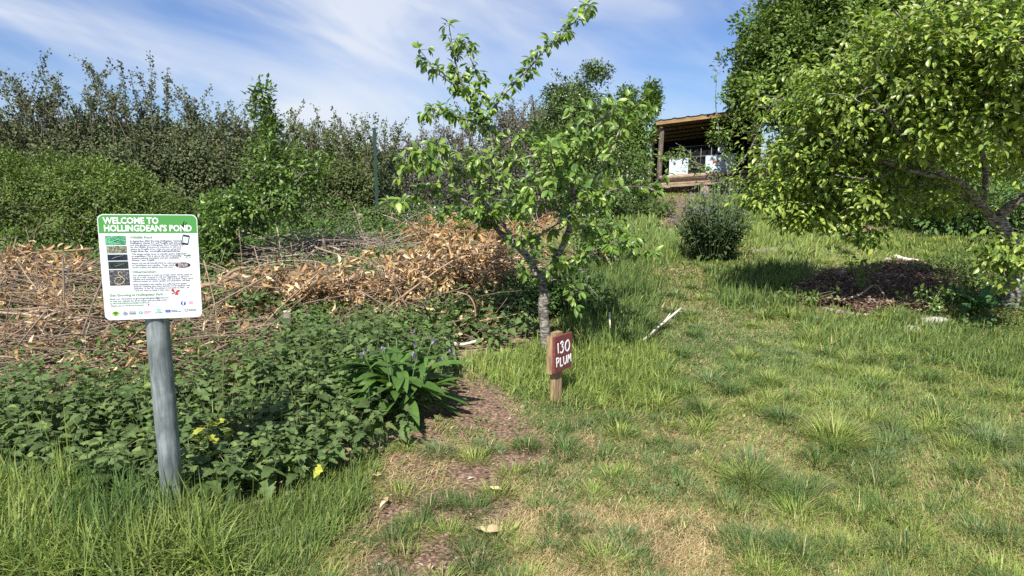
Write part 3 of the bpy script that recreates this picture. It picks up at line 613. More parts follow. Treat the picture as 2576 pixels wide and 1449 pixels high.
    blob('onion_logo', M_grey, .072, .415, .0085, .0075); poly('onion_logo', M_grey, [(.069, .409), (.064, .401), (.071, .406), (.0755, .409)]); t('FOOD', .086, .4165, .0085, M_txtk, .05, .023); poly('rule_logo', M_grey, [(.085, .405), (.109, .405), (.109, .4065), (.085, .4065)]); poly('rule_logo', M_grey, [(.085, .4185), (.109, .4185), (.109, .4195), (.085, .4195)])
    blob('flower_logo', M_teal, .126, .413, .0075, .0065); blob('flower_logo', M_white, .126, .413, .0025, .002, .0009)
    for k_ in range(3): poly('rule_logo', M_pink, [(.136, .4075 + k_ * .005), (.164 - k_ * .006, .4075 + k_ * .005), (.164 - k_ * .006, .409 + k_ * .005), (.136, .409 + k_ * .005)])
    blob('clover_logo', M_teal, .190, .404, .009, .008); blob('clover_logo', M_white, .190, .404, .0075, .0065, .0008)
    for a, b in ((.187, .402), (.193, .402), (.190, .407)): blob('clover_logo', M_teal, a, b, .0025, .0025, .001)
    t('CLOVERS', .176, .4175, .0065, M_teal, .02, .028)
    poly('flag_logo', M_blue, [(.215, .404), (.233, .404), (.233, .4155), (.215, .4155)]); M_yel = plain('star_yellow', (.8, .6, .05), .5)
    for k_ in range(12): a = k_ * .5236; blob('star_logo', M_yel, .224 + .0038 * math.cos(a), .4098 + .0038 * math.sin(a), .0007, .0007, .001, 6)
    t('Funded by', .236, .4085, .006, M_blue, .01, .022); t('the European Union', .236, .4145, .006, M_blue, .01, .036)
    poly('crown_logo', M_grey, [(.284, .402), (.296, .402), (.296, .414), (.284, .414)]); t('UK', .2852, .4115, .009, M_txtw, .02, .0095); t('UK Government', .299, .407, .0055, M_txtk, 0, .03); t('funded project', .299, .412, .0055, M_txtk, 0, .028)
sgn()
def label130():
    base = gp(1402, 986); M = frame((.3277, 4.2, .342), .9072, -.0138, .0113)
    root = empty('plant_label', base, 'small dark red wooden plant label lettered 130 PLUM on a short stake in long grass', 'sign')
    m_b, t_, p_, o_ = base_mat('weathered_red_paint'); f = noise(t_, 1, 7, mscale=(160, 160, 70), dist=.4); t_.links.new(ramp(t_, f, [(.3, (.10, .022, .02)), (.6, (.19, .045, .042)), (.78, (.36, .16, .15))]), p_.inputs['Base Color']); p_.inputs['Roughness'].default_value = .75; bump(t_, p_, f, .5, .002)
    m_w = bark('raw_timber', [(.3, (.16, .10, .05)), (.55, (.34, .23, .12)), (.8, (.46, .35, .22))], (60, 60, 8)); m_e = plain('painted_edge', (.30, .12, .11), .8, var=.5, nz=60)
    bw, bh = .195, .233
    bd = prism('board', [(-bw / 2, -bh / 2), (bw / 2 - .003, -bh / 2 + .004), (bw / 2, bh / 2), (-bw / 2 + .002, bh / 2 - .002)], -.02, 0, m_b, M, root)
    lw = plain('brushed_white', (.82, .82, .82), .6)
    def stroke(pts, r=.0075):
        T = Tubes(); P = smoothline([tuple(M @ Vector((x, y, .0005))) for x, y in pts], 5); T.add(P, r, r * .9, 6); V = np.concatenate(T.V); Ma = np.array(M); loc = (V - Ma[:3, 3]) @ Ma[:3, :3]; loc[:, 2] = .0005 + (loc[:, 2] - .0005) * .18; T.V = [loc @ Ma[:3, :3].T + Ma[:3, 3]]; T.build('lettering', lw, bd)
    stroke([(-.062, .072), (-.060, .040), (-.056, .004)])
    stroke([(-.035, .062), (-.018, .074), (-.004, .060), (-.018, .044), (-.002, .030), (-.006, .010), (-.024, .002), (-.036, .012)])
    stroke([(.048, .072), (.028, .060), (.020, .036), (.030, .010), (.048, .002), (.066, .018), (.068, .046), (.058, .066), (.048, .072)])
    stroke([(-.078, -.022), (-.076, -.050), (-.074, -.082)], .0065); stroke([(-.078, -.024), (-.058, -.026), (-.050, -.038), (-.060, -.052), (-.076, -.054)], .0065)
    stroke([(-.034, -.026), (-.034, -.054), (-.032, -.082), (-.020, -.082), (-.008, -.080)], .0065)
    stroke([(.002, -.026), (.004, -.058), (.014, -.078), (.030, -.072), (.036, -.050), (.036, -.024)], .0065)
    stroke([(.052, -.080), (.054, -.050), (.058, -.026), (.070, -.056), (.084, -.024), (.086, -.050), (.090, -.078)], .0065)
    Ma = np.array(M); X, Z, N, C0 = Ma[:3, 0], Ma[:3, 1], Ma[:3, 2], Ma[:3, 3]
    c = C0 - N * .062 - X * .02; zb = base[2] - .06
    o0 = c - X * .038; o0 = o0 + Z * (.133)
    low = o0 - Z * (o0[2] - zb) / Z[2]
    boxes('stake', m_w, root, [(low, X * .076, N * .040, o0 - low)])
    boxes('side_board', m_w, root, [(C0 - X * bw / 2 - N * .066 - Z * .128 + X * .004, X * .009, N * .044, Z * .243)])
label130()
# ------------------------------------------------------------------ shelter on the slope
def shelter():
    O = at(1655, 480, 19.4); O[2] = float(hgt(O[0], 19.4)) - .05; U = np.array([.995, -.10, .0]); V = np.array([.10, .995, 0]); Zv = np.array([0, 0, 1.])
    rise = .075
    def L(a, b, c, k=rise): return O + U * a + V * b + Zv * (c + a * k)
    g0 = at(1655, 468, 19.4)[2] - O[2]      # seat level above origin
    root = empty('timber_shelter', O, 'open-fronted timber shelter with black corrugated roof, log rails and dark back wall on the slope', 'shelter')
    m_pu = bark('old_brown_timber', [(.3, (.10, .065, .035)), (.6, (.2, .135, .07)), (.85, (.28, .2, .11))], (3, 30, 30)); m_t = bark('sawn_timber', [(.3, (.20, .12, .05)), (.6, (.36, .24, .11)), (.85, (.5, .36, .2))], (3, 30, 30)); m_l = bark('log_wood', [(.3, (.17, .12, .08)), (.6, (.38, .29, .20)), (.85, (.55, .45, .33))], (6, 30, 30)); m_p = bark('round_post', [(.3, (.06, .05, .04)), (.6, (.18, .14, .11)), (.85, (.32, .26, .2))], (30, 30, 6))
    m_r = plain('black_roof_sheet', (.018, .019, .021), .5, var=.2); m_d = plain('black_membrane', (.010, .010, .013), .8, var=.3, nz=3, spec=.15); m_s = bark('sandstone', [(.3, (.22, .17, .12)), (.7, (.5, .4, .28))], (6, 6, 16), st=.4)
    zf = at(1655, 309, 19.4)[2] - O[2]; W = 3.3; D = 2.7; zb = zf - .50; krf = .118
    for a in (.02, 2.55):
        T = Tubes(); T.add(smoothline([L(a, .1, -.1), L(a + .02, .1, 1.0), L(a + .05, .1, zf + a * (krf - rise) - .08)], 4), .075, .065, 10); T.build('post', m_p, root)
    for a in (.1, 2.65):
        T = Tubes(); T.add([L(a, D - .15, -.1), L(a, D - .15, zb - .05)], .06, .06, 8); T.build('post', m_p, root)
    # roof: corrugated sheet falling to the back
    n = 120; uu = np.linspace(-.15, W + .1, n); prof = .022 * np.maximum(0, np.cos(uu * 2 * math.pi / .36)) ** 3
    Vv = []
    for b, z in ((-.12, zf + .06), (D, zb + .06)):
        for th in (0, .012): Vv.append([L(a, b, z + h + th, krf) for a, h in zip(uu, prof)])
    Vv = np.array(Vv); A = Vv.reshape(-1, 3); F = []
    for i in range(n - 1):
        F += [(i, i + 1, 2 * n + i + 1, 2 * n + i), (n + i + 1, n + i, 3 * n + i, 3 * n + i + 1), (i + 1, i, n + i, n + i + 1), (2 * n + i, 2 * n + i + 1, 3 * n + i + 1, 3 * n + i)]
    rf = link('roof', npmesh('roof', A, F), m_r, root)
    boxes('fascia', m_t, root, [(L(-.13, -.10, zf - .05, krf), U * (W + .1) + Zv * krf * (W + .1), V * .04, Zv * .105)])
    for i in range(5):
        f = (i + .8) / 5.3; z = zf + (zb - zf) * f
        boxes('purlin', m_pu, root, [(L(-.06, D * f, z - .03, krf), U * (W - .05) + Zv * krf * (W - .05), V * .05, Zv * .085)])
    for a in (.0, 2.9):
        boxes('rafter', m_pu, root, [(L(a, -.04, zf - .14, krf), U * .06, V * (D + .02) + Zv * (zb - zf), Zv * .10)])
    boxes('back_wall', m_d, root, [(L(.1, D - .1, g0 - .3, krf), U * 3.0 + Zv * krf * 3.0, V * .03, Zv * (zb - g0 + .385))])
    boxes('side_wall', m_d, root, [(L(2.78, .25, -.1, krf), U * .03, V * (D - .4), Zv * (zb + .05))])
    boxes('roof_lining', m_d, root, [(L(.02, .25, zf - .005, krf), U * (W - .2) + Zv * krf * (W - .2), V * (D - .4) + Zv * (zb - zf) * (D - .4) / D, Zv * .012)])
    # wire cage of shelves in front of the back wall
    T = Tubes()
    for i in range(9): a = .36 + i * .29; T.add([L(a, .55, g0 + .12), L(a, .55, g0 + 1.06)], .010, .010, 5)
    for j in range(4): T.add([L(.36, .55, g0 + .14 + j * .30), L(.36 + 8 * .29, .55, g0 + .14 + j * .30)], .010, .010, 5)
    T.build('wire_grid', plain('wire_grey', (.16, .17, .16), .5, .5), root)
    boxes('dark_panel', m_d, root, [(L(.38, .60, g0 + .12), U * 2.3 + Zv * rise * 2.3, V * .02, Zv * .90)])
    T = Tubes(); T.add(smoothline([L(.02, .02, g0 + .22), L(1.3, .0, g0 + .225), L(2.6, .02, g0 + .22)], 4), .060, .052, 12); T.build('log_rail', m_l, root)
    boxes('seat_back_plank', m_l, root, [(L(.05, .06, g0 + .02), U * 2.7 + Zv * rise * 2.7, V * .04, Zv * .125)])
    boxes('bench_plank', m_l, root, [(L(-.22, -.32, g0 - .035, rise * .9), U * 3.25 + Zv * rise * .9 * 3.25, V * .37, Zv * .05)])
    T = Tubes(); T.add([L(-.22, -.20, g0 - .10), L(-.1, .15, g0 - .10)], .065, .065, 10); T.build('log_end', m_l, root)
    T = Tubes(); T.add([L(1.25, -.18, -.25), L(1.25, -.18, g0 - .04)], .125, .12, 14); T.build('log_leg', m_l, root)
    st = []
    for r_ in range(6):
        a = -.05 + rng.uniform(0, .2)
        while a < 2.7:
            ln = rng.uniform(.18, .45); st.append((L(a, .1 + rng.uniform(-.03, .03), -.1 + r_ * .075), U * (ln - .02), V * .25, Zv * .062)); a += ln
    boxes('stone_base', m_s, root, st)
    m_wb = plain('board_white', (.56, .66, .76), .5, var=.08, nz=6); m_fr = plain('board_frame', (.45, .5, .52), .5)
    def board(a0, a1, c0, c1, label, n_):
        x0, x1 = a0, a1; p = L((a0 + a1) / 2, .50, g0 + (c0 + c1) / 2)
        o = boxes('notice_board', m_wb, None, [(L(a0, .51, g0 + c0), U * (a1 - a0) + Zv * rise * (a1 - a0), V * .015, Zv * (c1 - c0))])
        tag(o, label, 'notice board', 'white notice boards on the wire grid')
        e = .012; du = U * (a1 - a0) + Zv * rise * (a1 - a0)
        boxes('frame', m_fr, o, [(L(a0, .505, g0 + c0 - e), du, V * .022, Zv * e), (L(a0, .505, g0 + c1), du, V * .022, Zv * e), (L(a0 - e, .505, g0 + c0 - e), U * e, V * .022, Zv * (c1 - c0 + 2 * e)), (L(a1, .505, g0 + c0 - e), U * e, V * .022, Zv * (c1 - c0 + 2 * e))])
        lines = []
        for i in range(n_):
            u = rng.uniform(.05, .6) * (a1 - a0); v = rng.uniform(.08, .85) * (c1 - c0); lines.append((L(a0 + u, .5065, g0 + c0 + v), U * rng.uniform(.05, .3) * (a1 - a0), V * .003, Zv * .008))
        if n_: boxes('lettering', plain('print_grey', (.33, .38, .43), .6), o, lines)
        return o
    board(.36, .87, .23, .71, 'smaller square white notice board at the left of the shelter grid', 14)
    b = board(1.37, 2.16, .22, .73, 'larger wide white notice board with a red strip in the shelter', 18)
    boxes('red_strip', M_red, b, [(L(1.56, .503, g0 + .52), U * .15 + Zv * rise * .15, V * .004, Zv * .055)])
    board(1.70, 1.87, .81, .94, 'small white paper notice pinned above the wide board', 3)
shelter()
# ------------------------------------------------------------------ hedge and thickets at the back
GREY = [(.085, .105, .042), (.125, .14, .062), (.06, .078, .028), (.155, .165, .085)]
def shrubline(name, label, prof, Y, depth, ncl, per, spread, size, cols, shoots, sh_len, m, cat='shrub', lo=None, wts=None, stem=(.17, .14, .12), leaf=LEAF_LO, lean=0., body_up=.5):
    """prof: list of (px, py_top); the bush fills from the ground to that line at distance Y"""
    px = np.array([p[0] for p in prof], float); py = np.array([p[1] for p in prof], float)
    xs_ = np.array([at(a, b, Y)[0] for a, b in zip(px, py)]); zs = np.array([at(a, b, Y)[2] for a, b in zip(px, py)])
    mid = (xs_[0] + xs_[-1]) / 2; root = empty(name, (mid, Y, float(hgt(mid, Y))), label, cat)
    T = Tubes(); x = rng.uniform(xs_[0], xs_[-1], ncl); g = hgt(x, Y); top = np.interp(x, xs_, zs) + .20 * snoise(x, x * 0, 3.5, 31) + .1 * snoise(x, x * 0, 11, 32) - .14
    yy = Y + rng.uniform(-.5, .5, ncl) * depth; t = rng.random(ncl) ** .6
    dome = 1 - .35 * (np.abs(yy - Y) / depth * 2) ** 2
    z = g + (top - g) * t * dome; C = np.stack([x, yy, z], -1)
    fo = foliage('foliage', root, C, per, spread, size, leaf, cols, m, body=(mid, Y + 1.5, float(g.mean())), up=body_up, wts=wts)
    # upright stems and leafy shoots
    A = []
    for i in range(shoots):
        u = rng.random(); x0 = xs_[0] + u * (xs_[-1] - xs_[0]); gz = float(hgt(x0, Y)); tp = float(np.interp(x0, xs_, zs)); L_ = (.25 + 1.25 * rng.random() ** 1.6) * sh_len
        y0 = Y + rng.uniform(-.4, .4) * depth; dx = rng.normal(lean, .26); dy = rng.normal(0, .2)
        p0 = np.array([x0 - dx * .8, y0, gz]); p1 = np.array([x0, y0 + dy, tp - .15]); p2 = p1 + np.array([dx * 1.5, dy, 1 - abs(dx) * .5]) * L_
        ln = smoothline([p0, (p0 + p1) / 2 + rng.normal(0, .08, 3), p1, (p1 + p2) / 2 + rng.normal(0, .03, 3), p2], 4); T.add(ln, .014, .003, 4, stem, cap=False)
        k = len(ln); a = np.interp(rng.uniform(.45, 1, int(75 * L_ + 22)) * (k - 1), np.arange(k), np.arange(k)); P = np.stack([np.interp(a, np.arange(k), ln[:, c_]) for c_ in range(3)], -1)
        A.append(P + rng.normal(0, .028, P.shape))
        for s in range(rng.integers(1, 5)):   # side spurs
            q = ln[rng.integers(k // 2, k)]; e = q + np.array([rng.normal(0, .13), rng.normal(0, .1), rng.uniform(.05, .22)]); T.add([q, e], .004, .002, 3, stem, cap=False)
            tt = rng.random((9, 1)); A.append(q * (1 - tt) + e * tt + rng.normal(0, .02, (9, 3)))
    if A:
        A = np.vstack(A); n = len(A); V, F = leaves(leaf, A, rdir(n) + [0, 0, .3], rdir(n) + [0, 0, .6], size * rng.uniform(.6, 1.1, n))
        link('shoots', npmesh('shoots', V, F, pal(n, cols, .15, wts)), m, root)
    for i in range(int((xs_[-1] - xs_[0]) * 14)):  # bare inner stems near the ground
        x0 = rng.uniform(xs_[0], xs_[-1]); gz = float(hgt(x0, Y)); p0 = np.array([x0, Y + rng.uniform(-.5, .3) * depth, gz - .05]); p1 = p0 + np.array([rng.normal(0, .3), rng.normal(0, .2), rng.uniform(.5, 1.4)])
        T.add(smoothline([p0, (p0 + p1) / 2 + rng.normal(0, .08, 3), p1], 3), .012, .005, 4, stem, cap=False)
    T.build('branches', M_stick, root); return root
shrubline('hedge', 'tall grey-green overgrown hedge with upright shoots against the sky behind the welcome board', [(-260, 250), (-40, 250), (60, 300), (170, 275), (270, 262), (330, 285), (420, 290), (500, 300), (580, 330), (660, 340), (720, 380)], 13.0, 2.4, 4300, 34, .17, .062, GREY + [(.075, .115, .035)], 150, .82, M_silver, 'hedge', lean=-.12)
shrubline('thicket', 'olive-green bramble and shrub thicket between the sapling and the green metal post', [(700, 345), (760, 325), (830, 350), (890, 360), (950, 370), (990, 380)], 13.2, 2.0, 1500, 34, .15, .058, [(.12, .15, .05), (.085, .115, .04), (.16, .19, .065)], 60, .6, M_leaf_far)
shrubline('thicket', 'sparse brownish-grey thicket with bare twigs behind the plum tree', [(970, 385), (1060, 375), (1150, 350), (1230, 320), (1290, 300), (1350, 330)], 13.6, 1.8, 1300, 26, .15, .052, [(.11, .11, .07), (.15, .145, .095), (.09, .10, .05), (.19, .17, .13)], 90, .5, M_silver)
# rounded light green shrub
def dome_shrub(name, label, blobs, ncl, per, spread, size, cols, m=M_leaf_far, leaf=LEAF_LO, cat='shrub', up=.7, stems=14, shell=.5, flowers=None, trunk=None, barkm=None, twf=.35):
    c0 = np.array(blobs[0][0]); g = np.array([c0[0], c0[1], float(hgt(c0[0], c0[1]))]); root = empty(name, g, label, cat)
    C = clusters(blobs, ncl, shell); C = C[C[:, 2] > hgt(C[:, 0], C[:, 1]) + .03]
    foliage('crown' if trunk else 'foliage', root, C, per, spread, size, leaf, cols, m, body=c0 - [0, 0, .3], up=up)
    T = Tubes(); pts = []
    if trunk:
        for tk in trunk:
            ln = smoothline(tk[0], 4); T.add(ln, tk[1], tk[2], 9); pts.append(ln)
    else:
        for i in range(stems):
            e = C[rng.integers(len(C))]; b = g + np.array([rng.normal(0, .15), rng.normal(0, .15), -.03]); ln = smoothline([b, (b + e) / 2 + rng.normal(0, .08, 3), e], 4); T.add(ln, .018, .004, 5, (.4, .35, .28)); pts.append(ln)
    pts = np.vstack(pts); twigs(T, pts, C, .006, .002, (.45, .4, .32), frac=twf)
    T.build('trunk' if trunk else 'stems', barkm or M_stick, root)
    if flowers:
        nm, k, sz, cc, per_ = flowers; idx_ = rng.choice(len(C), k); P = C[idx_] + (C[idx_] - c0) * .05 + rng.normal(0, spread * .6, (k, 3)); P = np.repeat(P, per_, 0) + rng.normal(0, sz, (k * per_, 3))
        n = len(P); V, F = leaves(LEAF_LO, P, rdir(n), rdir(n) + [0, -.6, .6], sz * rng.uniform(.7, 1.3, n), np.full(n, 1.5)); link(nm, npmesh(nm, V, F, pal(n, cc, .05)), M_petal, root)
    return root
BG = [(.115, .175, .035), (.165, .235, .048), (.075, .12, .028)]
def B(px, py, Y, rx, ry, rz, w=1.0): return (at(px, py, Y), (rx, ry, rz), w)
dome_shrub('rounded_shrub', 'dense fine-leaved light green shrub at the left edge below the grey hedge', [B(60, 560, 10.2, 1.6, 1.1, .85, 3), B(-160, 540, 10.4, 1.5, 1.1, .95, 2), B(290, 570, 10.0, .95, .9, .75, 2), B(200, 500, 10.4, .9, .9, .55, 1), B(430, 600, 10.1, .5, .6, .45, .6), B(320, 475, 10.3, .35, .4, .28, .35), B(90, 450, 10.4, .5, .4, .25, .4), B(-10, 455, 10.2, .3, .4, .3, .3), B(215, 440, 10.4, .25, .3, .2, .25), B(370, 520, 10.0, .3, .3, .3, .3), B(140, 430, 10.5, .2, .2, .25, .2), B(20, 425, 10.5, .2, .2, .2, .2), B(270, 480, 10.1, .3, .3, .25, .3), B(430, 545, 10.0, .22, .3, .25, .2)], 1500, 58, .15, .046, BG, shell=.72, up=.8)
# sapling with a leaning stem in front of the hedge
def sapling():
    g = gp(505, 700); Y = g[1]
    def tr(p, y0=0, y1=0): return smoothline([at(a, b, Y + y0 + (y1 - y0) * i / (len(p) - 1)) for i, (a, b) in enumerate(p)], 3)
    trunk = [([g] + [at(a, b, Y) for a, b in ((530, 655), (565, 615), (610, 590), (640, 560), (668, 530))], .026, .014), ([at(a, b, Y) for a, b in ((668, 530), (690, 470), (688, 400), (672, 320), (660, 235), (652, 205))], .012, .004), ([at(a, b, Y) for a, b in ((640, 560), (590, 530), (540, 520), (500, 515))], .010, .003), ([at(a, b, Y - .2) for a, b in ((668, 530), (720, 500), (760, 440), (800, 430))], .009, .003), ([at(565, 615, Y), at(530, 590, Y - .2), at(500, 590, Y - .3)], .007, .003)]
    dome_shrub('apple_sapling', 'slim leafy sapling with leaning pale stem right of the welcome board', [B(690, 420, Y, .42, .4, .5, 1.6), B(665, 290, Y, .13, .15, .38, .6), B(590, 520, Y, .5, .4, .28, 2.2), B(540, 610, Y, .34, .35, .32, 1.5), B(700, 490, Y, .5, .4, .25, 1.6), B(780, 420, Y, .25, .3, .22, .5)], 330, 20, .11, .065, [(.13, .22, .045), (.17, .27, .06), (.09, .16, .035)], M_leaf, LEAF_MD, 'tree', trunk=trunk, barkm=M_bark, shell=.25, twf=.9)
sapling()
# hawthorn and maples around the shelter
H_ = [(.085, .135, .035), (.12, .18, .045), (.07, .11, .03)]
def gtrunk(px, Y, ztop, r, lean=(0, 0)):
    x = at(px, 500, Y)[0]; g = np.array([x, Y, float(hgt(x, Y)) - .05]); e = g + np.array([lean[0], lean[1], ztop]); return (np.array([g, (g + e) / 2 + [.05, 0, 0], e]), r, r * .35)
dome_shrub('hawthorn_tree', 'dark hawthorn dotted with white blossom rising behind the plum tree', [B(1445, 260, 15.5, .55, .6, .6, 1.0), B(1440, 330, 15.3, 1.0, .9, .9, 3), B(1385, 400, 15.2, 1.05, .9, .8, 2), B(1350, 330, 15.4, .5, .5, .4, .5), B(1400, 250, 15.4, .3, .3, .3, .3), B(1500, 185, 15.5, .36, .35, .2, .25), B(1500, 430, 15.2, 1.0, .9, .9, 2.4)], 1500, 34, .16, .065, H_, cat='tree', trunk=[gtrunk(1440, 15.4, 2.2, .09)], barkm=M_bark2, flowers=('blossom', 420, .03, [(.75, .76, .72)], 5), shell=.35)
dome_shrub('field_maple', 'mid-green maple with long upswept shoots between the hawthorn and the shelter', [B(1585, 310, 17.5, .50, .7, .5, 1.2), B(1640, 240, 17.5, .16, .3, .3, .3), B(1630, 275, 17.5, .22, .3, .12, .25), B(1560, 385, 17.2, .72, .9, .8, 3), B(1535, 450, 16.8, .85, .9, .7, 2), B(1530, 340, 17.2, .8, .8, .6, 1.5), B(1575, 255, 17.5, .2, .3, .3, .25)], 1150, 32, .2, .085, [(.11, .19, .038), (.15, .24, .05), (.085, .15, .03)], cat='tree', trunk=[gtrunk(1600, 17.4, 2.0, .08)], barkm=M_bark2, shell=.45)
M_W = ('blossom', 60, .03, [(.78, .78, .76)], 5)
dome_shrub('elder_bush', 'low dark bush with clusters of white flowers left of the shelter bench', [B(1560, 470, 15.0, .65, .7, .55, 2), B(1490, 500, 14.0, .9, .7, .45, 2), B(1620, 530, 14.5, .55, .6, .22, 1)], 620, 30, .15, .07, H_ + [(.10, .17, .045)], shell=.4, flowers=M_W)
dome_shrub('garden_bush', 'green bush growing against the right-hand end of the shelter', [B(2010, 440, 17.0, .8, .9, .9, 2), B(2080, 380, 17.5, 1.1, 1.0, 1.2, 2)], 700, 30, .18, .085, [(.07, .14, .03), (.10, .18, .04)], shell=.4)
# big tree top right
BT = [(.065, .12, .025), (.10, .17, .032), (.14, .22, .045), (.20, .28, .06)]
dome_shrub('maple_tree', 'large dense dark green maple filling the sky at the top right corner', [B(2090, 180, 17.5, 1.9, 2.0, 1.6, 3), B(1960, 130, 17.5, 1.0, 1.2, 1.2, 1.2), B(1915, 230, 17.3, .75, .9, .55, .9), B(2280, 60, 18, 3.0, 2.5, 3.0, 4), B(2130, -20, 17.8, 1.9, 1.8, 1.6, 2), B(2560, 120, 18, 2.6, 2.5, 3.4, 3), B(2240, 330, 17.6, 2.4, 1.8, 1.3, 2.5), B(2500, 420, 18, 2.5, 2, 1.6, 2)], 4600, 40, .24, .115, BT, cat='tree', trunk=[gtrunk(2220, 18.2, 4.6, .22), (np.array([at(2220, 380, 18.2), at(2100, 280, 18.0), at(2000, 180, 17.8)]), .09, .03), (np.array([at(2220, 330, 18.2), at(2330, 180, 18.2), at(2450, 60, 18)]), .1, .03)], barkm=M_bark2, shell=.62, up=.6, twf=.3)
dome_shrub('laurel_bush', 'low spreading green bush under the right-hand trees beyond the lawn', [B(2300, 500, 13.0, 1.0, .9, .40, 1.5), B(2480, 520, 12.0, 1.2, .9, .45, 2), B(2160, 500, 14.0, 1.0, .8, .35, 1.2)], 620, 30, .15, .085, [(.075, .15, .035), (.11, .19, .05)], shell=.4, leaf=LEAF_MD)
# near fruit tree on the right
def fruit():
    g = gp(2530, 775); Y = g[1]
    root = empty('fruit_tree', g, 'spreading fruit tree with pale leaning trunk and glossy bright leaves filling the right side', 'tree')
    def W_(p, y0=0, y1=0): return smoothline([at(a, b, Y + y0 + (y1 - y0) * i / (len(p) - 1)) for i, (a, b) in enumerate(p)], 4)
    T = Tubes(); pts = []
    def L(p, r0, r1, y0=0, y1=0, k=10): a = W_(p, y0, y1); T.add(a, r0, r1, k); pts.append(a)
    L([(2535, 785), (2545, 740), (2555, 690), (2548, 630), (2530, 590), (2510, 555)], .085, .075, k=14)
    L([(2510, 560), (2470, 520), (2430, 470), (2390, 450), (2345, 442)], .048, .022, 0, -.5, 12)
    L([(2505, 570), (2480, 540), (2440, 500), (2380, 470), (2335, 462)], .036, .016, 0, -.3)
    L([(2500, 560), (2540, 520), (2600, 480), (2700, 420)], .06, .03, 0, -.4)
    L([(2470, 520), (2480, 440), (2460, 340), (2430, 240), (2400, 160)], .035, .01, 0, -.3)
    L([(2345, 442), (2260, 420), (2160, 380), (2080, 350), (1990, 320)], .026, .006, -.5, -.3)
    L([(2390, 450), (2300, 380), (2230, 290), (2180, 220)], .026, .006, -.5, -1.0)
    L([(2335, 462), (2240, 480), (2130, 500), (2020, 520), (1930, 500)], .020, .005, -.3, 0)
    L([(2240, 480), (2180, 510), (2120, 530), (2070, 580)], .010, .004, -.3, -.2)
    L([(2130, 500), (2060, 470), (1960, 450), (1890, 440)], .010, .003, 0, .2)
    L([(2600, 480), (2570, 350), (2560, 200), (2580, 60)], .03, .008, -.4, -1.2)
    L([(2430, 240), (2330, 160), (2230, 110), (2150, 90)], .014, .004, -.3, -.3); L([(2180, 220), (2100, 190), (2020, 190)], .008, .003, -.6, -.2)
    L([(2080, 350), (2040, 280), (1980, 250), (1920, 240)], .009, .003, -.2, .1); L([(2260, 420), (2200, 450), (2100, 440)], .01, .004, -.4, -.8)
    blobs = [B(2120, 250, Y - .2, 1.0, .7, .40, 2.6), B(2060, 320, Y + .1, .5, .6, .36, 1.2), B(2000, 390, Y + .2, .30, .5, .22, .4), B(2080, 400, Y - .1, .9, .7, .38, 2.6), B(2000, 470, Y, .55, .5, .26, 1.2),
             B(2190, 470, Y - .2, .9, .6, .30, 2.2), B(2090, 540, Y - .1, .55, .5, .16, 1.0), B(2000, 555, Y, .28, .35, .10, .3), B(2160, 585, Y - .2, .24, .3, .08, .25), B(1905, 500, Y + .1, .3, .35, .09, .25),
             B(2280, 310, Y - .5, .9, .8, .45, 3.0), B(2250, 190, Y - .5, .9, .7, .45, 2.2), B(2420, 200, Y - .8, .9, .8, .65, 3.0), B(2530, 275, Y - .9, .6, .6, .42, 2.0), B(2560, 100, Y - 1.2, .8, .8, .8, 2.6), B(2380, 60, Y - .8, .8, .7, .45, 1.6),
             B(2240, 90, Y - .4, .55, .5, .25, .7), B(2300, 430, Y + .6, 1.0, .5, .36, 1.8), B(2450, 400, Y + .6, .9, .5, .40, 1.6), B(2540, 645, Y - 1.0, .22, .3, .26, .6), B(2720, 360, Y - 1.1, .5, .5, .6, 1.0), B(2350, 500, Y + .9, .8, .5, .22, .9)]
    C = clusters(blobs, 1900, .05); C = C[C[:, 2] > hgt(C[:, 0], C[:, 1]) + .25]
    twigs(T, np.vstack(pts), C, .007, .0018, sag=.02, frac=1.0); T.build('trunk', M_bark, root)
    foliage('crown', root, C, 16, .17, .068, LEAF_HI, [(.19, .29, .045), (.26, .36, .055), (.125, .21, .036), (.38, .45, .09)], M_leaf, body=at(2330, 420, Y + .6), up=1.1, droop=.25, flat=.6)
    g2 = gp(2487, 690)
fruit()
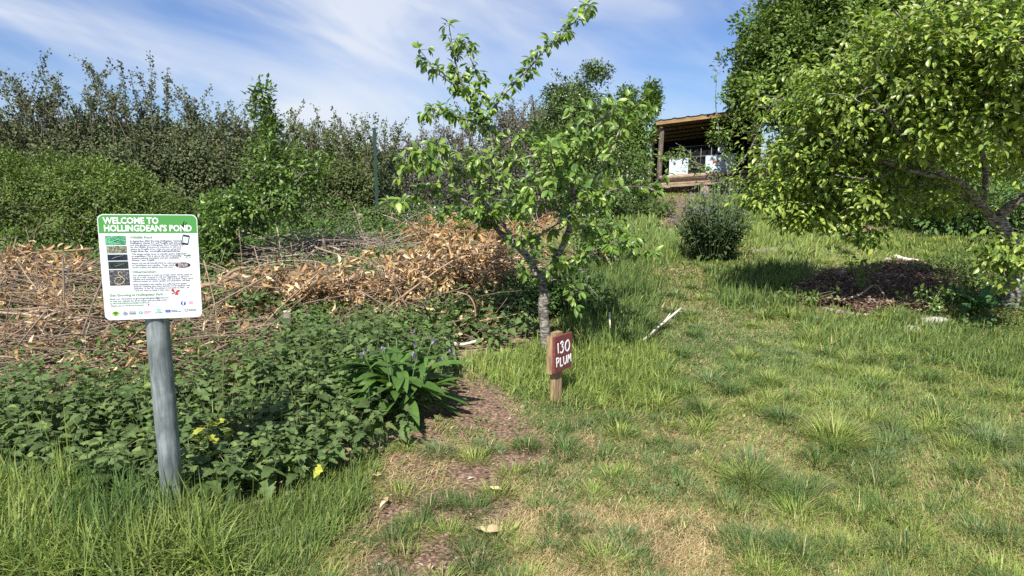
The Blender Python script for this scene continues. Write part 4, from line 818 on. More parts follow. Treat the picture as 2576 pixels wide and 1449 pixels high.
# bare young tree in front of the shelter
def whip():
    g = gp(1795, 600); Y = 11.5; x = at(1838, 560, Y)[0]; g = np.array([x, Y, float(hgt(x, Y))])
    def W_(p): return np.array([at(a, b, Y) for a, b in p])
    tk = [(np.vstack([g, W_([(1836, 480), (1828, 420), (1815, 370), (1808, 330), (1800, 250), (1806, 165)])]), .02, .004), (W_([(1834, 480), (1790, 430), (1740, 405), (1680, 395), (1660, 400)]), .009, .003), (W_([(1832, 440), (1870, 400), (1900, 350), (1925, 290), (1960, 240)]), .014, .004), (W_([(1820, 390), (1838, 340), (1850, 300)]), .007, .003), (W_([(1830, 460), (1780, 440), (1730, 380), (1700, 360)]), .007, .003), (W_([(1836, 480), (1760, 440), (1700, 430)]), .006, .003)]
    pts = np.vstack([smoothline(t_[0], 4) for t_ in tk]); s = pts[(pts[:, 2] > g[2] + .5)]; C = s[rng.choice(len(s), 70)] + rng.normal(0, .05, (70, 3))
    root = empty('young_tree', g, 'thin sparsely leaved young tree crossing in front of the shelter boards', 'tree')
    T = Tubes()
    for a, r0, r1 in tk: T.add(smoothline(a, 4), r0, r1, 7)
    C2 = clusters([B(1800, 340, Y, .25, .3, .2, 1), B(1700, 390, Y, .3, .3, .1, 1), B(1840, 390, Y, .2, .3, .3, .5), B(1855, 310, Y, .2, .3, .2, .8), B(1800, 185, Y, .04, .05, .08, .1), B(1900, 330, Y, .2, .3, .35, 1.0), B(1860, 460, Y, .3, .3, .12, .6)], 75, .2)
    twigs(T, pts, C2, .004, .002); T.build('trunk', M_bark, root); foliage('crown', root, np.vstack([C, C2]), 9, .07, .055, LEAF_MD, [(.14, .23, .04), (.2, .3, .06)], M_leaf, up=.9)
whip()
# ------------------------------------------------------------------ comfrey plants
def comfrey(name, label, g, n_l, hmax, rad, lsize, cols, nfl, fcol, nst):
    root = empty(name, g, label, 'plant'); A, Bx, Nn, S = [], [], [], []; T = Tubes(); fl = []
    for i in range(n_l):      # basal leaves arching outward
        a = rng.uniform(0, 6.283); r = rad * rng.random() ** .6 * .5; z = rng.uniform(.02, hmax * .55); p_ = np.array([g[0] + r * math.cos(a), g[1] + r * math.sin(a), g[2] + z])
        A.append(p_); Bx.append((math.cos(a), math.sin(a), rng.uniform(.1, 1.3))); Nn.append((-math.cos(a) * .7, -math.sin(a) * .7, 1)); S.append(lsize * rng.uniform(.6, 1.15))
    for i in range(nst):
        a = rng.uniform(0, 6.283); r = rad * rng.random() ** .5; b = np.array([g[0] + r * .35 * math.cos(a), g[1] + r * .35 * math.sin(a), g[2]]); e = b + np.array([math.cos(a) * r * .65, math.sin(a) * r * .65, hmax * rng.uniform(.6, 1) * (1 - .35 * (r / rad) ** 2)])
        ln = smoothline([b, (b + e) / 2 + [0, 0, .04], e], 4); T.add(ln, .005, .003, 5, (.14, .24, .09))
        nk = 6 if nst < 50 else 13
        for k in range(nk):
            c = ln[min(len(ln) - 1, int((k + 1.5) / (nk + 1.2) * (len(ln) - 1)))]; aa = rng.uniform(0, 6.283); A.append(c); Bx.append((math.cos(aa), math.sin(aa), rng.uniform(-.1, .6))); Nn.append((-math.cos(aa) * .5, -math.sin(aa) * .5, 1)); S.append(lsize * rng.uniform(.45, .75) * (1 - .35 * k / nk) * (1 if nst < 50 else .72))
        fl.append(ln[-1])
    n = len(A); V, F = leaves(LONGLEAF if lsize > .13 else LEAF_MD, np.array(A), np.array(Bx), np.array(Nn) + rng.normal(0, .2, (n, 3)), np.array(S), rng.uniform(.9, 1.35, n)); link('foliage', npmesh('foliage', V, F, pal(n, cols, .12), smooth=True), M_nettle, root)
    T.build('stems', M_stick, root)
    fl = np.array(fl); k = len(fl); P = fl[rng.choice(k, nfl)] + rng.normal(0, .02 + hmax * .03, (nfl, 3)); P = np.repeat(P, 5, 0) + rng.normal(0, .009, (nfl * 5, 3)); n = len(P)
    V, F = leaves(LEAF_MD, P, rdir(n) * .35 + [0, 0, -1], rdir(n), .02 * rng.uniform(.8, 1.2, n), np.full(n, 1.1)); link('blossom', npmesh('blossom', V, F, pal(n, fcol, .1)), M_petal, root)
comfrey('comfrey_plant', 'large comfrey with broad green leaves and drooping violet flowers at the edge of the nettles', gp(1005, 1045), 70, .56, .32, .27, [(.085, .17, .035), (.11, .21, .045), (.07, .14, .03)], 12, [(.22, .12, .42), (.45, .36, .6)], 13)
comfrey('comfrey_plant', 'bushy dark comfrey covered in small mauve flowers on the lawn below the shelter', gp(1790, 655), 60, 1.2, .60, .23, [(.05, .085, .035), (.07, .115, .045), (.085, .13, .055)], 230, [(.22, .17, .24), (.15, .12, .18), (.34, .28, .36)], 230)
# broad-leaved plant at the foot of the fruit tree
def broad(name, label, g, n_l, size, cols, T=BROAD, wsc=1.0, el=(.5, 1.8)):
    root = empty(name, g, label, 'plant'); a = rng.uniform(0, 6.283, n_l); A = np.tile(g, (n_l, 1)) + np.stack([np.cos(a) * .03, np.sin(a) * .03, a * 0 + .02], -1)
    Bx = np.stack([np.cos(a), np.sin(a), rng.uniform(*el, n_l)], -1); Nn = np.stack([-np.cos(a), -np.sin(a), a * 0 + 1.0], -1); V, F = leaves(T, A, Bx, Nn, size * rng.uniform(.65, 1.1, n_l), np.full(n_l, wsc))
    link('foliage', npmesh('foliage', V, F, pal(n_l, cols, .1), smooth=True), M_nettle, root)
broad('foxglove_plant', 'rosette of large broad upright leaves beside the fruit tree trunk', gp(2470, 785), 11, .40, [(.07, .17, .06), (.09, .20, .07)], wsc=.75)
# ------------------------------------------------------------------ brambles and low green cover behind the brush
def cover():
    x = rng.uniform(-11, 1.6, 85000); y = rng.uniform(4.3, 13.2, 85000); pos = on(x, y); q = proj(pos); k = inpoly(q, BRUSHZ); pos = pos[k]; x, y = pos[:, 0], pos[:, 1]
    h = (.18 + .20 * np.clip(snoise(x, y, 1.6, 41) + .3, 0, 1.2)) * np.clip((y - 3.6) / 1.5, .35, 1) * (1 + 1.3 * np.clip((y - 9.3) / 2.5, 0, 1)); pos[:, 2] += h * rng.random(len(x)) ** .5
    pos = pos[rng.random(len(x)) < .45 + .5 * (snoise(x, y, 2.1, 42) > -.35)]
    q = proj(pos); fr = (q[:, 1] > 770) & (q[:, 0] < 700); pos = pos[~fr | (rng.random(len(pos)) < .30)]
    P = np.repeat(pos, 3, 0) + rng.normal(0, .022, (len(pos) * 3, 3)); n = len(P)
    V, F = leaves(LEAF_MD, P, rdir(n) * [1, 1, .5], rdir(n) * .6 + [0, -.2, 1], rng.uniform(.03, .06, n), np.full(n, 1.25))
    m_ = 44   # bramble clumps growing up through the cut branches
    cx = rng.uniform(180, 1330, m_); cy = rng.uniform(640, 830, m_); Q = np.vstack([gp(a, b) + np.array([0, -.1, .22]) + rng.normal(0, 1, (130, 3)) * [.20, .14, .13] for a, b in zip(cx, cy)]); k2 = len(Q)
    V2, _ = leaves(LEAF_MD, Q, rdir(k2) * [1, 1, .5], rdir(k2) * .6 + [0, -.2, 1], rng.uniform(.03, .06, k2), np.full(k2, 1.25)); V = np.concatenate([V, V2]); n += k2
    tag(link('undergrowth', npmesh('undergrowth', V, F, pal(n, [(.07, .13, .03), (.10, .18, .04), (.14, .23, .055), (.055, .10, .025)], .15)), M_leaf_far), 'low bramble leaves covering the ground behind the cut branches', 'brambles', kind='stuff')
    # weeds at the right, under the fruit tree
    PW = [(2230, 690), (2420, 640), (2640, 640), (2640, 860), (2420, 850), (2390, 770), (2330, 700)]
    x = rng.uniform(2.5, 9, 9000); y = rng.uniform(5, 11, 9000); pos = on(x, y); k = inpoly(proj(pos), PW); pos = pos[k]; pos[:, 2] += .14 * rng.random(len(pos)); P = np.repeat(pos, 3, 0) + rng.normal(0, .02, (len(pos) * 3, 3)); n = len(P)
    V, F = leaves(LEAF_MD, P, rdir(n) * [1, 1, .5], rdir(n) * .6 + [0, 0, 1], rng.uniform(.025, .05, n), np.full(n, 1.2))
    tag(link('undergrowth', npmesh('undergrowth', V, F, pal(n, [(.07, .13, .035), (.10, .17, .045)], .15)), M_leaf_far), 'dark low weeds in the shade round the foot of the fruit tree', 'weeds', kind='stuff')
cover()
# ------------------------------------------------------------------ cut brush piles
TAN = [(.22, .17, .12), (.58, .38, .18), (.68, .48, .24), (.45, .28, .13), (.80, .65, .41), (.28, .17, .09)]
def pile(name, label, blobs, nst, cols=TAN, stick=(.50, .38, .27), ln=(.5, 1.6), dirx=1.0, lsz=(.05, .095), name_l='dry_leaves', sr=(.003, .007)):
    c0 = np.array(blobs[0][0]); root = empty(name, (c0[0], c0[1], float(hgt(c0[0], c0[1]))), label, 'brush pile'); P = []
    for c, r, n in blobs:
        k = max(4, n // 9); cc = np.array(c) + rng.normal(0, .5, (k, 3)) * r; i = rng.integers(0, k, n); P.append(cc[i] + rng.normal(0, .035, (n, 3)))
    P = np.vstack(P); P[:, 2] = np.maximum(P[:, 2], hgt(P[:, 0], P[:, 1]) + .04); n = len(P); ax = rdir(n) + [0, 0, -.25]; s = rng.uniform(*lsz, n)
    V, F = leaves(LAUREL, P, ax, rdir(n), s, rng.uniform(.6, 1.3, n))
    link(name_l, npmesh(name_l, V, F, pal(n, cols, .15)), M_dry, root)
    T = Tubes(); wt = np.array([b[1][0] for b in blobs]); wt = wt / wt.sum()
    for i in range(nst):
        c, r, _ = blobs[rng.choice(len(blobs), p=wt)]; p = np.array(c) + rng.normal(0, .55, 3) * r; L_ = rng.uniform(*ln); d = nrm(np.array([rng.normal(0, 1) * dirx + (.6 if rng.random() < .5 else -.6) * dirx, rng.normal(0, .5), rng.normal(0, .22)]))
        a = p - d * L_ / 2; b = p + d * L_ / 2; m = p + rng.normal(0, .08, 3) * L_ * .6; a[2] = max(a[2], hgt(a[0], a[1]) + .02); b[2] = max(b[2], hgt(b[0], b[1]) + .02)
        tone = rng.uniform(.55, 1.25); r0 = rng.uniform(*sr) * (1.8 if rng.random() < .12 else 1)
        l_ = smoothline([a, (a + m) / 2 + rng.normal(0, .02, 3), m, (b + m) / 2 + rng.normal(0, .02, 3), b], 3); T.add(l_, r0, r0 * .35, 5, tuple(v * tone for v in stick))
        for s_ in range(rng.integers(0, 4)):
            q = l_[rng.integers(3, len(l_))]; e = q + (d * .6 + rdir(1)[0] * .7) * rng.uniform(.1, .4); T.add(smoothline([q, (q + e) / 2 + rng.normal(0, .015, 3), e], 2), r0 * .5, r0 * .2, 4, tuple(v * tone for v in stick))
    T.build('branches', M_stick, root)
def bl(px, py, Y, rx, ry, rz, n): return (at(px, py, Y), np.array([rx, ry, rz]), n)
pile('brush_pile', 'long pile of cut branches and tan dead leaves between welcome board and plum tree', [bl(740, 735, 6.4, .75, .35, .22, 1500), bl(640, 800, 6.1, .3, .25, .10, 260), bl(980, 735, 6.6, .6, .35, .27, 1000), bl(1110, 680, 7.0, .7, .4, .30, 1900), bl(1210, 660, 7.3, .55, .35, .22, 900), bl(1290, 690, 7.0, .22, .2, .10, 160), bl(900, 835, 5.9, 1.0, .3, .05, 420), bl(600, 720, 6.8, .3, .3, .1, 120), bl(1120, 800, 6.0, .35, .3, .14, 230), bl(600, 880, 5.3, .8, .3, .14, 200), bl(480, 800, 6.0, .6, .3, .16, 260), bl(780, 700, 6.9, .5, .3, .15, 250), bl(660, 860, 5.4, .5, .25, .12, 160)], 460, lsz=(.05, .11), stick=(.36, .27, .20))
pile('brush_pile', 'scattered brush with clumps of hanging tan leaves left of the welcome board', [bl(50, 670, 7.2, .75, .4, .18, 620), bl(-80, 690, 7.2, .5, .4, .14, 300), bl(190, 775, 6.0, .22, .2, .18, 100), bl(30, 770, 6.2, .3, .3, .08, 60), bl(170, 690, 6.9, .4, .3, .08, 110), bl(180, 860, 5.4, .5, .3, .10, 150), bl(420, 850, 5.6, .8, .3, .08, 150), bl(500, 640, 8.5, .3, .3, .2, 50), bl(200, 900, 4.9, .9, .3, .14, 220), bl(60, 850, 5.3, .6, .3, .14, 200), bl(20, 930, 4.7, .6, .25, .08, 60), bl(380, 930, 4.7, .7, .25, .08, 90), bl(350, 800, 5.8, .5, .3, .15, 240), bl(100, 740, 6.4, .6, .3, .15, 260)], 480, ln=(.6, 2.0), sr=(.003, .007), stick=(.34, .26, .19), lsz=(.06, .11))
pile('brush_pile', 'farther heap of orange-brown dead leaves behind the plum tree trunk', [bl(1190, 580, 9.8, .9, .4, .16, 1000), bl(1100, 590, 9.6, .5, .3, .12, 350), bl(1300, 600, 9.4, .3, .3, .12, 160), bl(1370, 575, 10, .3, .3, .2, 120)], 60, cols=[(.50, .29, .12), (.56, .38, .18), (.36, .19, .08)])
pile('stick_heap', 'heap of bare grey-brown sticks lying on brambles in front of the metal post', [bl(860, 615, 9.2, .75, .25, .09, 5), bl(720, 650, 8.6, .55, .25, .07, 4)], 190, stick=(.46, .38, .32), ln=(.5, 1.3), sr=(.004, .009), name_l='dry_leaves')
pile('stick_heap', 'tangle of pale thin dead stems at the thicket foot beside the green metal post', [bl(960, 555, 11.8, .9, .3, .2, 6), bl(780, 540, 12.2, 1.2, .3, .3, 6)], 150, stick=(.50, .42, .34), ln=(.4, 1.2), dirx=.5, name_l='dry_leaves')
# single branches one can point at
def branch(label, pts, Y, r0, r1, col, side=(), dy=0, name='fallen_branch', grp=None):
    P = [at(a, b, Y + dy * i / max(1, len(pts) - 1)) for i, (a, b) in enumerate(pts)]; T = Tubes(); T.add(smoothline(P, 4), r0, r1, 8, col)
    for sp in side: T.add(smoothline([at(a, b, Y) for a, b in sp], 3), r1 * 1.1, r1 * .4, 5, col)
    o = T.build(name, M_stick); tag(o, label, 'branch', grp)
G_ = 'cut branches lying on the brush'
branch('thick brown cut branch poking up right beside the welcome board', [(470, 760), (505, 722), (550, 712), (590, 695), (612, 684)], 6.3, .024, .020, (.40, .28, .18), [[(560, 705), (590, 680), (640, 670)]], grp=G_)
branch('long dark bare branch sloping from the stick heap down to the tan leaves', [(822, 668), (850, 690), (900, 705), (960, 730), (1010, 755), (1050, 775)], 7.4, .013, .017, (.20, .15, .12), [[(812, 600), (822, 640), (822, 668)], [(900, 705), (930, 690), (960, 640), (968, 600)], [(1010, 755), (1000, 735), (960, 720)]], dy=-.8, grp=G_)
branch('dark thin branch rising in two bare stems behind the tan leaves', [(1075, 745), (1040, 700), (1000, 650), (965, 600), (940, 575)], 7.2, .009, .004, (.18, .13, .11), [[(1075, 720), (1050, 660), (1020, 600), (1005, 560)]], grp=G_)
branch('pale stripped stick lying low on the nettles in front of the tan leaves', [(1105, 862), (1130, 866), (1165, 866), (1200, 858)], 5.5, .010, .012, (.9, .85, .75), [[(1150, 866), (1120, 850), (1108, 845)]], grp=G_)
branch('hooked reddish-brown stick curving down to the pale stripped stick', [(1150, 735), (1180, 745), (1195, 775), (1193, 815), (1172, 850)], 5.7, .007, .009, (.42, .27, .18), grp=G_)
branch('long straight tan stick leaning across the shaded nettles left of the plum trunk', [(1170, 815), (1220, 805), (1280, 795), (1325, 780)], 5.9, .006, .004, (.62, .45, .28), grp=G_)
branch('long brown branch slanting up through the densest tan leaves', [(930, 810), (980, 770), (1040, 725), (1100, 680), (1140, 655)], 6.2, .010, .006, (.55, .40, .27), grp=G_)
branch('forked pale twig drooping over the nettles below the brush', [(880, 925), (820, 950), (770, 960), (720, 945), (690, 925)], 4.7, .005, .007, (.62, .5, .38), [[(840, 945), (850, 990), (880, 1015), (840, 1030), (810, 1040)], [(880, 1015), (850, 1008), (815, 1025)]], grp=G_)
branch('long pale stick angled from the nettles up towards the sign post', [(330, 955), (400, 915), (450, 895), (530, 860)], 4.8, .007, .005, (.62, .48, .36), grp=G_)
branch('longest horizontal branch crossing the whole brush left of the sign post', [(-60, 785), (60, 790), (180, 812), (280, 830), (360, 850)], 5.7, .014, .008, (.52, .40, .3), [[(60, 790), (120, 780), (250, 800)], [(180, 812), (80, 830), (0, 825)]], grp=G_)
branch('arching thin bramble cane above the tan leaves behind the stick heap', [(600, 690), (680, 660), (760, 655), (830, 665), (870, 690), (900, 725)], 6.9, .004, .003, (.7, .55, .4), grp=G_)
# ------------------------------------------------------------------ small things
M_green_metal = plain('green_post_paint', (.008, .035, .028), .6, var=.2)
def metalpost():
    g = gp(951, 566); g = np.array([at(951, 566, 12.0)[0], 12.0, 0.0]); g[2] = float(hgt(g[0], 12.0)); z1 = at(950, 322, 12.0)[2]
    root = empty('wire_fence', g, 'dark green metal fence post with chain-link netting running right behind the plum tree', 'fence')
    boxes('post', M_green_metal, root, [(g + [-.03, -.03, -.1], (.055, 0, 0), (0, .008, 0), (0, 0, z1 - g[2] + .1)), (g + [-.008, -.022, -.1], (.012, 0, 0), (0, .05, 0), (0, 0, z1 - g[2] + .1))])
    T = Tubes(); x0, x1 = .05, 2.6; zt = 1.35; s = .09
    for k in range(int((x1 - x0 + zt) / s)):
        for sg in (1, -1):
            a = x0 + k * s - (zt if sg > 0 else 0); pa = [a, 0.]; pb = [a + sg * zt if sg > 0 else a - zt, zt]
            t0, t1 = 0., 1.; dx = pb[0] - pa[0]
            lo, hi = sorted(((x0 - pa[0]) / dx, (x1 - pa[0]) / dx)); t0, t1 = max(0, lo), min(1, hi)
            if t1 <= t0: continue
            q = [(pa[0] + dx * t_, .012 * sg, zt * t_) for t_ in (t0, t1)]; T.add([g + [v[0], v[1] + .02, v[2] + float(hgt(g[0] + v[0], 12) - g[2])] for v in q], .0028, .0028, 3, cap=False)
    T.add([g + [x0, .02, zt], g + [x1, .02, zt + .02]], .004, .004, 5); T.build('netting', M_green_metal, root)
    T = Tubes(); x = g + [2.6, .02, 0]; x[2] = float(hgt(x[0], x[1])); T.add([x, x + [0, 0, 1.4]], .02, .02, 8); T.build('post', M_green_metal, root)
metalpost()
M_post = bark('weathered_post', [(.3, (.07, .075, .06)), (.6, (.24, .2, .16)), (.8, (.4, .35, .28))], (30, 30, 8))
def stump(px, pyb, pyt, r, label, Y=None, m=M_post):
    g = gp(px, pyb) if Y is None else None
    if Y is not None: g = at(px, pyb, Y); g[2] = min(g[2], float(hgt(g[0], Y)))
    top = at(px, pyt, g[1]); T = Tubes(); T.add([g + [0, 0, -.05], top - [0, 0, .01]], r, r * .97, 12, (1, 1, 1)); root = empty('wooden_post', g, label, 'post', 'short round wooden posts in the undergrowth'); T.build('shaft', m, root)
    T = Tubes(); T.add([top - [0, 0, .0099], top], r * .96, r * .9, 12, (.75, .62, .45)); T.build('sawn_top', M_stick, root)
stump(722, 850, 782, .034, 'round post with pale sawn top among the nettles right of the welcome board', Y=5.6)
stump(165, 800, 672, .035, 'grey post almost hidden in the greenery left of the welcome board', Y=6.8)
stump(906, 575, 538, .045, 'thin weathered post in the thicket left of the green metal post', Y=11.4)
stump(990, 580, 535, .035, 'weathered post among dead stems right of the green metal post', Y=11.6)
# dark green bin
def binn():
    c = at(600, 640, 8.9); g = np.array([c[0], 8.9, float(hgt(c[0], 8.9))]); m = plain('dark_green_plastic', (.02, .065, .05), .4, var=.35, nz=10); root = empty('compost_bin', g, 'dark green plastic bin with lifted lid under the leaning sapling', 'bin')
    def fr(z0, z1, w0, w1, d0, d1, name, dx=0, tilt=0):
        v = []
        for z, w_, d_ in ((z0, w0, d0), (z1, w1, d1)): v += [g + [dx - w_ / 2, -d_ / 2, z], g + [dx + w_ / 2, -d_ / 2, z + tilt], g + [dx + w_ / 2, d_ / 2, z + tilt], g + [dx - w_ / 2, d_ / 2, z]]
        link(name, npmesh(name, np.array(v), [(0, 3, 2, 1), (4, 5, 6, 7), (0, 1, 5, 4), (1, 2, 6, 5), (2, 3, 7, 6), (3, 0, 4, 7)]), m, root)
    h = at(600, 622, 8.9)[2] - g[2]; fr(-.05, h - .02, .40, .30, .4, .3, 'body'); fr(h - .018, h + .012, .32, .31, .32, .31, 'rim'); fr(h + .10, h + .12, .34, .33, .34, .33, 'lid', -.04, .05)
    T = Tubes(); T.add([g + [-.2, .15, h], g + [-.2, .15, h + .11]], .01, .01, 6); T.build('hinge', m, root)
binn()
# pale split stick lying on the lawn and upright cane
M_pale = bark('peeled_wood', [(.3, (.55, .47, .35)), (.7, (.82, .76, .66))], (4, 40, 40), st=.2)
g1 = gp(1616, 872); g2 = gp(1712, 818)
T = Tubes(); g1 = g1 + [0, 0, .05]; g2 = g2 + [0, 0, .16]; T.add(smoothline([g1, g1 * .6 + g2 * .4 + [0, 0, .004], g2], 3), .0075, .011, 8, (1, 1, 1)); mid = g1 * .55 + g2 * .45
T.add(smoothline([mid, mid + (g2 - g1) * .16 + [-.005, 0, .015], mid + (g2 - g1) * .27 + [-.008, 0, .032]], 3), .006, .004, 6); T.add([g2 - (g2 - g1) * .12, g2 + [.02, 0, -.035]], .004, .002, 5)
tag(T.build('peeled_stick', M_pale), 'bleached peeled stick with a side twig lying propped on the lawn', 'stick')
g1 = gp(1534, 850); T = Tubes(); T.add([g1 + [0, 0, -.03], at(1534, 786, g1[1])], .0085, .0085, 8); tag(T.build('bamboo_cane', M_pale), 'short pale cane standing upright in long grass right of the plum trunk', 'cane')
# ------------------------------------------------------------------ mulched bed
def bed():
    c = BED3.mean(0); n = len(BED3); P = np.vstack([BED3]); hi = .03
    ring = smoothline(np.vstack([np.c_[P, np.zeros(n)], [np.append(P[0], 0)]]), 6)[:-1, :2]; k = len(ring); V = []
    for f, z in ((1.0, -.03), (.93, hi), (.6, hi + .02), (.3, hi + .03)):
        for q in ring: w_ = c + (q - c) * f; V.append((w_[0], w_[1], float(hgt(*w_)) + z))
    V.append((c[0], c[1], float(hgt(*c)) + hi + .03)); F = []
    for j in range(3):
        for i in range(k): i2 = (i + 1) % k; F.append((j * k + i, j * k + i2, (j + 1) * k + i2, (j + 1) * k + i))
    for i in range(k): F.append((3 * k + i, 3 * k + (i + 1) % k, 4 * k))
    m = plain('mulch_soil', (.05, .03, .022), .95, var=.5, nz=30, bmp=.8)
    tag(link('mulch_bed', npmesh('mulch_bed', np.array(V), F, smooth=True), m), 'dark earth of the planting bed under the fruit tree', 'planting bed', kind='structure')
    x = rng.uniform(P[:, 0].min(), P[:, 0].max(), 30000); y = rng.uniform(P[:, 1].min(), P[:, 1].max(), 30000); q = inpoly(np.stack([x, y], -1), ring); x, y = x[q], y[q]; N = len(x)
    pos = np.stack([x, y, hgt(x, y) + hi + .022 + rng.uniform(0, .025, N)], -1); ax = rdir(N) * [1, 1, .3]; V, F = leaves(leaf_t(1, .5, .1, .05), pos, ax, rdir(N) * .5 + [0, 0, 1], rng.uniform(.012, .062, N), rng.uniform(.5, 1.2, N))
    tag(link('bark_mulch', npmesh('bark_mulch', V, F, pal(N, [(.15, .09, .062), (.24, .15, .105), (.08, .05, .036), (.5, .37, .25)], .25, [.3, .32, .2, .18])), M_dry), 'dark brown bark chips spread over the planting bed', 'bark mulch', kind='stuff')
bed()
m_rock = bark('pale_stone', [(.3, (.25, .24, .21)), (.7, (.5, .48, .42))], (14, 14, 14), st=.4); m_log = bark('old_log', [(.3, (.13, .10, .075)), (.7, (.36, .30, .23))], (8, 30, 30))
def rock(px, py, sx_, sy_, sz_, label):
    g = gp(px, py); n, k = 7, 10; th = np.linspace(0.05, math.pi - .05, n); V = []
    for a in th:
        for b in range(k): ph = b * 6.283 / k; d = np.array([math.sin(a) * math.cos(ph), math.sin(a) * math.sin(ph), math.cos(a)]); r = 1 + .18 * snoise(d[0] * 2 + px, d[1] * 2 + d[2], 2.5, 9); V.append(g + d * r * [sx_, sy_, sz_] + [0, 0, sz_ * .4])
    F = [(i * k + j, (i + 1) * k + j, (i + 1) * k + (j + 1) % k, i * k + (j + 1) % k) for i in range(n - 1) for j in range(k)] + [tuple(range(k)), tuple(range((n - 1) * k, n * k))[::-1]]
    tag(link('edging_stone', npmesh('edging_stone', np.array(V), F, smooth=True), m_rock), label, 'stone', 'stones edging the planting bed')
rock(1990, 742, .10, .06, .04, 'pale flat stone at the left tip of the mulched bed'); rock(2235, 660, .07, .06, .05, 'rounded grey stone at the top corner of the mulched bed')
rock(2110, 695, .12, .07, .05, 'mossy grey stone halfway along the upper edge of the bed'); rock(2350, 815, .16, .08, .05, 'large pale stone at the near right corner of the bed'); rock(2045, 712, .10, .06, .04, 'low grey stone between the left tip and the mossy stone'); rock(2290, 835, .10, .06, .04, 'small stone half hidden in grass in front of the bed')
def logg(pts, r, label, r1=None, dz=.03, m=m_log, col=(1, 1, 1), name='edging_log', cat='log', grp=None):
    P = [gp(a, b) + [0, 0, dz] for a, b in pts]; T = Tubes(); T.add(smoothline(P, 4), r, r1 or r, 9, col); tag(T.build(name, m), label, cat, grp)
logg([(2150, 765), (2200, 770), (2280, 775)], .045, 'weathered split log lying across the near side of the mulch'); logg([(2090, 700), (2170, 680), (2240, 664)], .03, 'thin edging log along the upper side of the bed', dz=.02)
logg([(2070, 782), (2160, 798), (2250, 800)], .03, 'low log edging the front of the bed in the grass', dz=.01); logg([(2252, 655), (2275, 662), (2310, 665)], .035, 'white weathered piece of wood at the far end of the bed', .02, .05, M_stick, (1.6, 1.55, 1.45), 'driftwood_piece', 'wood')
P = [gp(2050, 755) + [0, 0, .06], gp(2110, 770) + [0, 0, .07], gp(2160, 765) + [0, 0, .10], gp(2200, 752) + [0, 0, .15], gp(2235, 775) + [0, 0, .05]]
T = Tubes(); T.add(smoothline(P, 4), .014, .010, 7, (.5, .38, .27)); tag(T.build('curved_branch', M_stick), 'curved brown branch arching over the split log in the bed', 'branch')
logg([(1890, 640), (1930, 635), (1990, 625)], .05, 'weathered timber edging right of the mauve-flowered comfrey', dz=.02, grp='timber edging beyond the lawn'); logg([(2000, 612), (2090, 600), (2170, 590)], .045, 'long pale timber edging on the lawn beyond the bed', dz=.02, m=m_rock, grp='timber edging beyond the lawn'); logg([(2340, 590), (2420, 570), (2500, 560)], .05, 'far timber edging behind the fruit tree trunk', dz=.02, m=m_rock, grp='timber edging beyond the lawn')
g = gp(2152, 588); boxes('short_peg', m_log, None, [(g + [-.05, -.04, -.05], (.10, 0, 0), (0, .08, 0), (0, 0, .20))]); tag(bpy.data.objects['short_peg'], 'short square wooden peg at the end of the long timber edging', 'peg')
YG = [(.16, .24, .05), (.12, .2, .045)]
def seedling(px, py, h, r, label, n=90):
    g = gp(px, py); root = empty('seedling', g, label, 'plant', 'young plants in the mulched bed'); T = Tubes(); C = g + rng.normal(0, 1, (n // 6, 3)) * [r, r, h * .22] + [0, 0, h * .7]
    for i in range(4): e = C[i]; T.add(smoothline([g, (g + e) / 2, e], 3), .004, .002, 4, (.45, .4, .3))
    twigs(T, [g, g + [0, 0, h * .4]], C, .002, .001, (.5, .5, .3)); T.build('stems', M_stick, root); foliage('foliage', root, C, 8, .05, .055, LEAF_MD, YG, M_leaf, up=.9)
seedling(2170, 745, .42, .09, 'tallest young plant standing in the middle of the mulch'); seedling(2330, 795, .28, .13, 'bright round-leaved young plant at the near right of the mulch', 130); seedling(2010, 765, .16, .13, 'low light green plant at the left tip of the bed'); seedling(2440, 760, .22, .1, 'dark little plant between the mulch and the foxglove')
# yellow flowers behind the plum tree
g = gp(1510, 640); g = np.array([at(1510, 600, 9.0)[0], 9.0, float(hgt(at(1510, 600, 9.0)[0], 9.0))])
dome_shrub('flowering_weed', 'tall green weed with small yellow flowers right of the plum trunk fork', [B(1510, 600, 9.0, .4, .4, .3, 1)], 110, 18, .1, .05, [(.11, .19, .045)], cat='plant', shell=.2, flowers=('blossom', 45, .018, [(.75, .65, .06)], 3))
dome_shrub('cow_parsley', 'white umbels of cow parsley in front of the far dead-leaf heap', [B(1080, 545, 11.3, .5, .4, .15, 1), B(1020, 530, 11.5, .25, .3, .18, .6)], 60, 14, .1, .05, [(.10, .17, .05)], cat='plant', shell=.2, flowers=('blossom', 26, .03, [(.8, .8, .76)], 5))
dome_shrub('ground_bush', 'dark leafy clump shading the ground right behind the plum trunk', [B(1420, 740, 6.6, .45, .4, .22, 1), B(1350, 730, 6.9, .35, .4, .2, .7)], 230, 22, .08, .05, [(.06, .115, .03), (.08, .15, .035)], shell=.3)
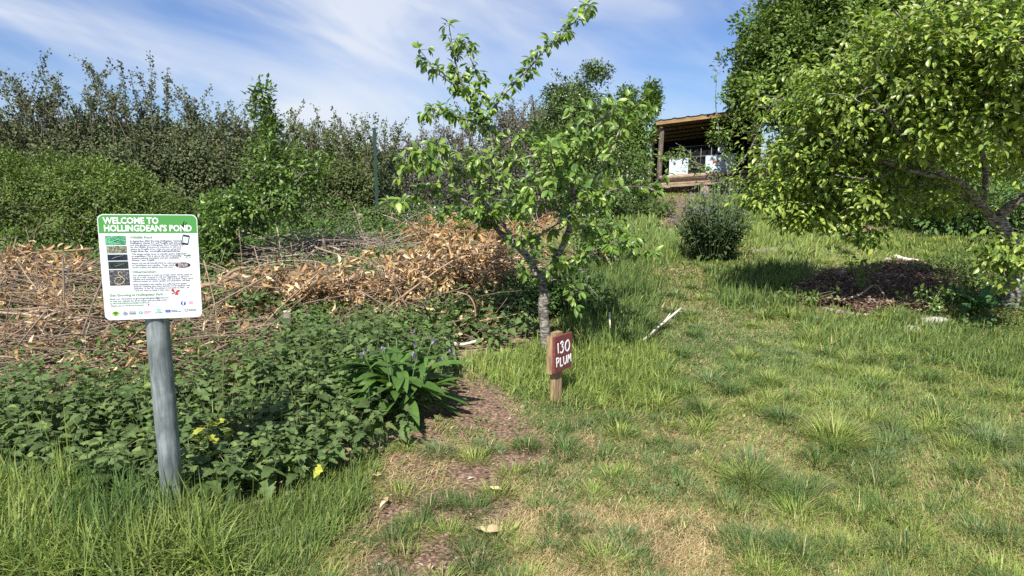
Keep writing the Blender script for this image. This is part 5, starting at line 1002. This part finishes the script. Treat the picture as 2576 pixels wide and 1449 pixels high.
# polytunnel glimpsed through the fruit tree
def tunnel():
    c = at(2420, 385, 22); g = np.array([c[0], 22, float(hgt(c[0], 22))]); root = empty('polytunnel', g, 'pale polytunnel glimpsed between the leaves of the fruit tree', 'polytunnel'); a = np.linspace(0, math.pi, 17); V = []
    for r_ in (1.5, 1.47):
        for y_ in (0, 4.0):
            for t_ in a: V.append(g + [r_ * math.cos(t_) * 1.9, y_, r_ * math.sin(t_) * 1.1])
    k = 17; F = []
    for i in range(k - 1): F += [(i, i + 1, k + i + 1, k + i), (2 * k + i + 1, 2 * k + i, 3 * k + i, 3 * k + i + 1), (i + 1, i, 2 * k + i, 2 * k + i + 1), (k + i, k + i + 1, 3 * k + i + 1, 3 * k + i)]
    link('cover', npmesh('cover', np.array(V), F), plain('polythene', (.7, .76, .8), .35, var=.06, nz=2), root)
    T = Tubes(); T.add([g + [1.53 * math.cos(t_) * 1.9, -.03, 1.53 * math.sin(t_) * 1.1] for t_ in a], .03, .03, 6); T.build('hoop', M_zinc, root)
tunnel()
def tall_stems():
    """grass stems and small clover standing through the nettles and the lawn"""
    x, y = wedge(7000, 2.3, 6.5); pos = on(x, y); q = proj(pos); k = inpoly(q, NET) & (rng.random(len(x)) < np.clip(.25 + .5 * snoise(x, y, 1.9, 81), .03, .8)); pos = pos[k]; n = len(pos)
    me = blades(pos, rng.uniform(.25, .55, n), rng.uniform(0, 6.283, n), np.clip(rng.normal(.35, .2, n), .05, .9), .005 * rng.uniform(.7, 1.4, n), pal(n, G_fresh + [(.4, .36, .2)]), 'long_grass')
    tag(link('long_grass', me, M_grass), 'long pale grass blades growing up through the nettles', 'grass', kind='stuff')
    x, y = wedge(16000, 1.8, 9); pos = on(x, y); q = proj(pos); k = ~inany(q, [NET, BRUSHZ, NET2]) & ~inpoly(pos[:, :2], BED3) & (snoise(x, y, 2.7, 91) > .35); pos = pos[k]
    P = np.repeat(pos, 3, 0); n = len(P); a = np.tile([0, 2.09, 4.19], len(pos)) + np.repeat(rng.uniform(0, 6.28, len(pos)), 3); P[:, 2] += np.repeat(rng.uniform(.015, .04, len(pos)), 3)
    V, F = leaves(LEAF_LO, P, np.stack([np.cos(a), np.sin(a), a * 0 + .15], -1), np.tile([0, -.1, 1.], (n, 1)), rng.uniform(.010, .017, n), np.full(n, 1.5))
    tag(link('clover', npmesh('clover', V, F, pal(n, [(.13, .23, .05), (.18, .28, .07)])), M_grass), 'small clover leaves spread through the short lawn', 'clover', kind='stuff')
tall_stems()
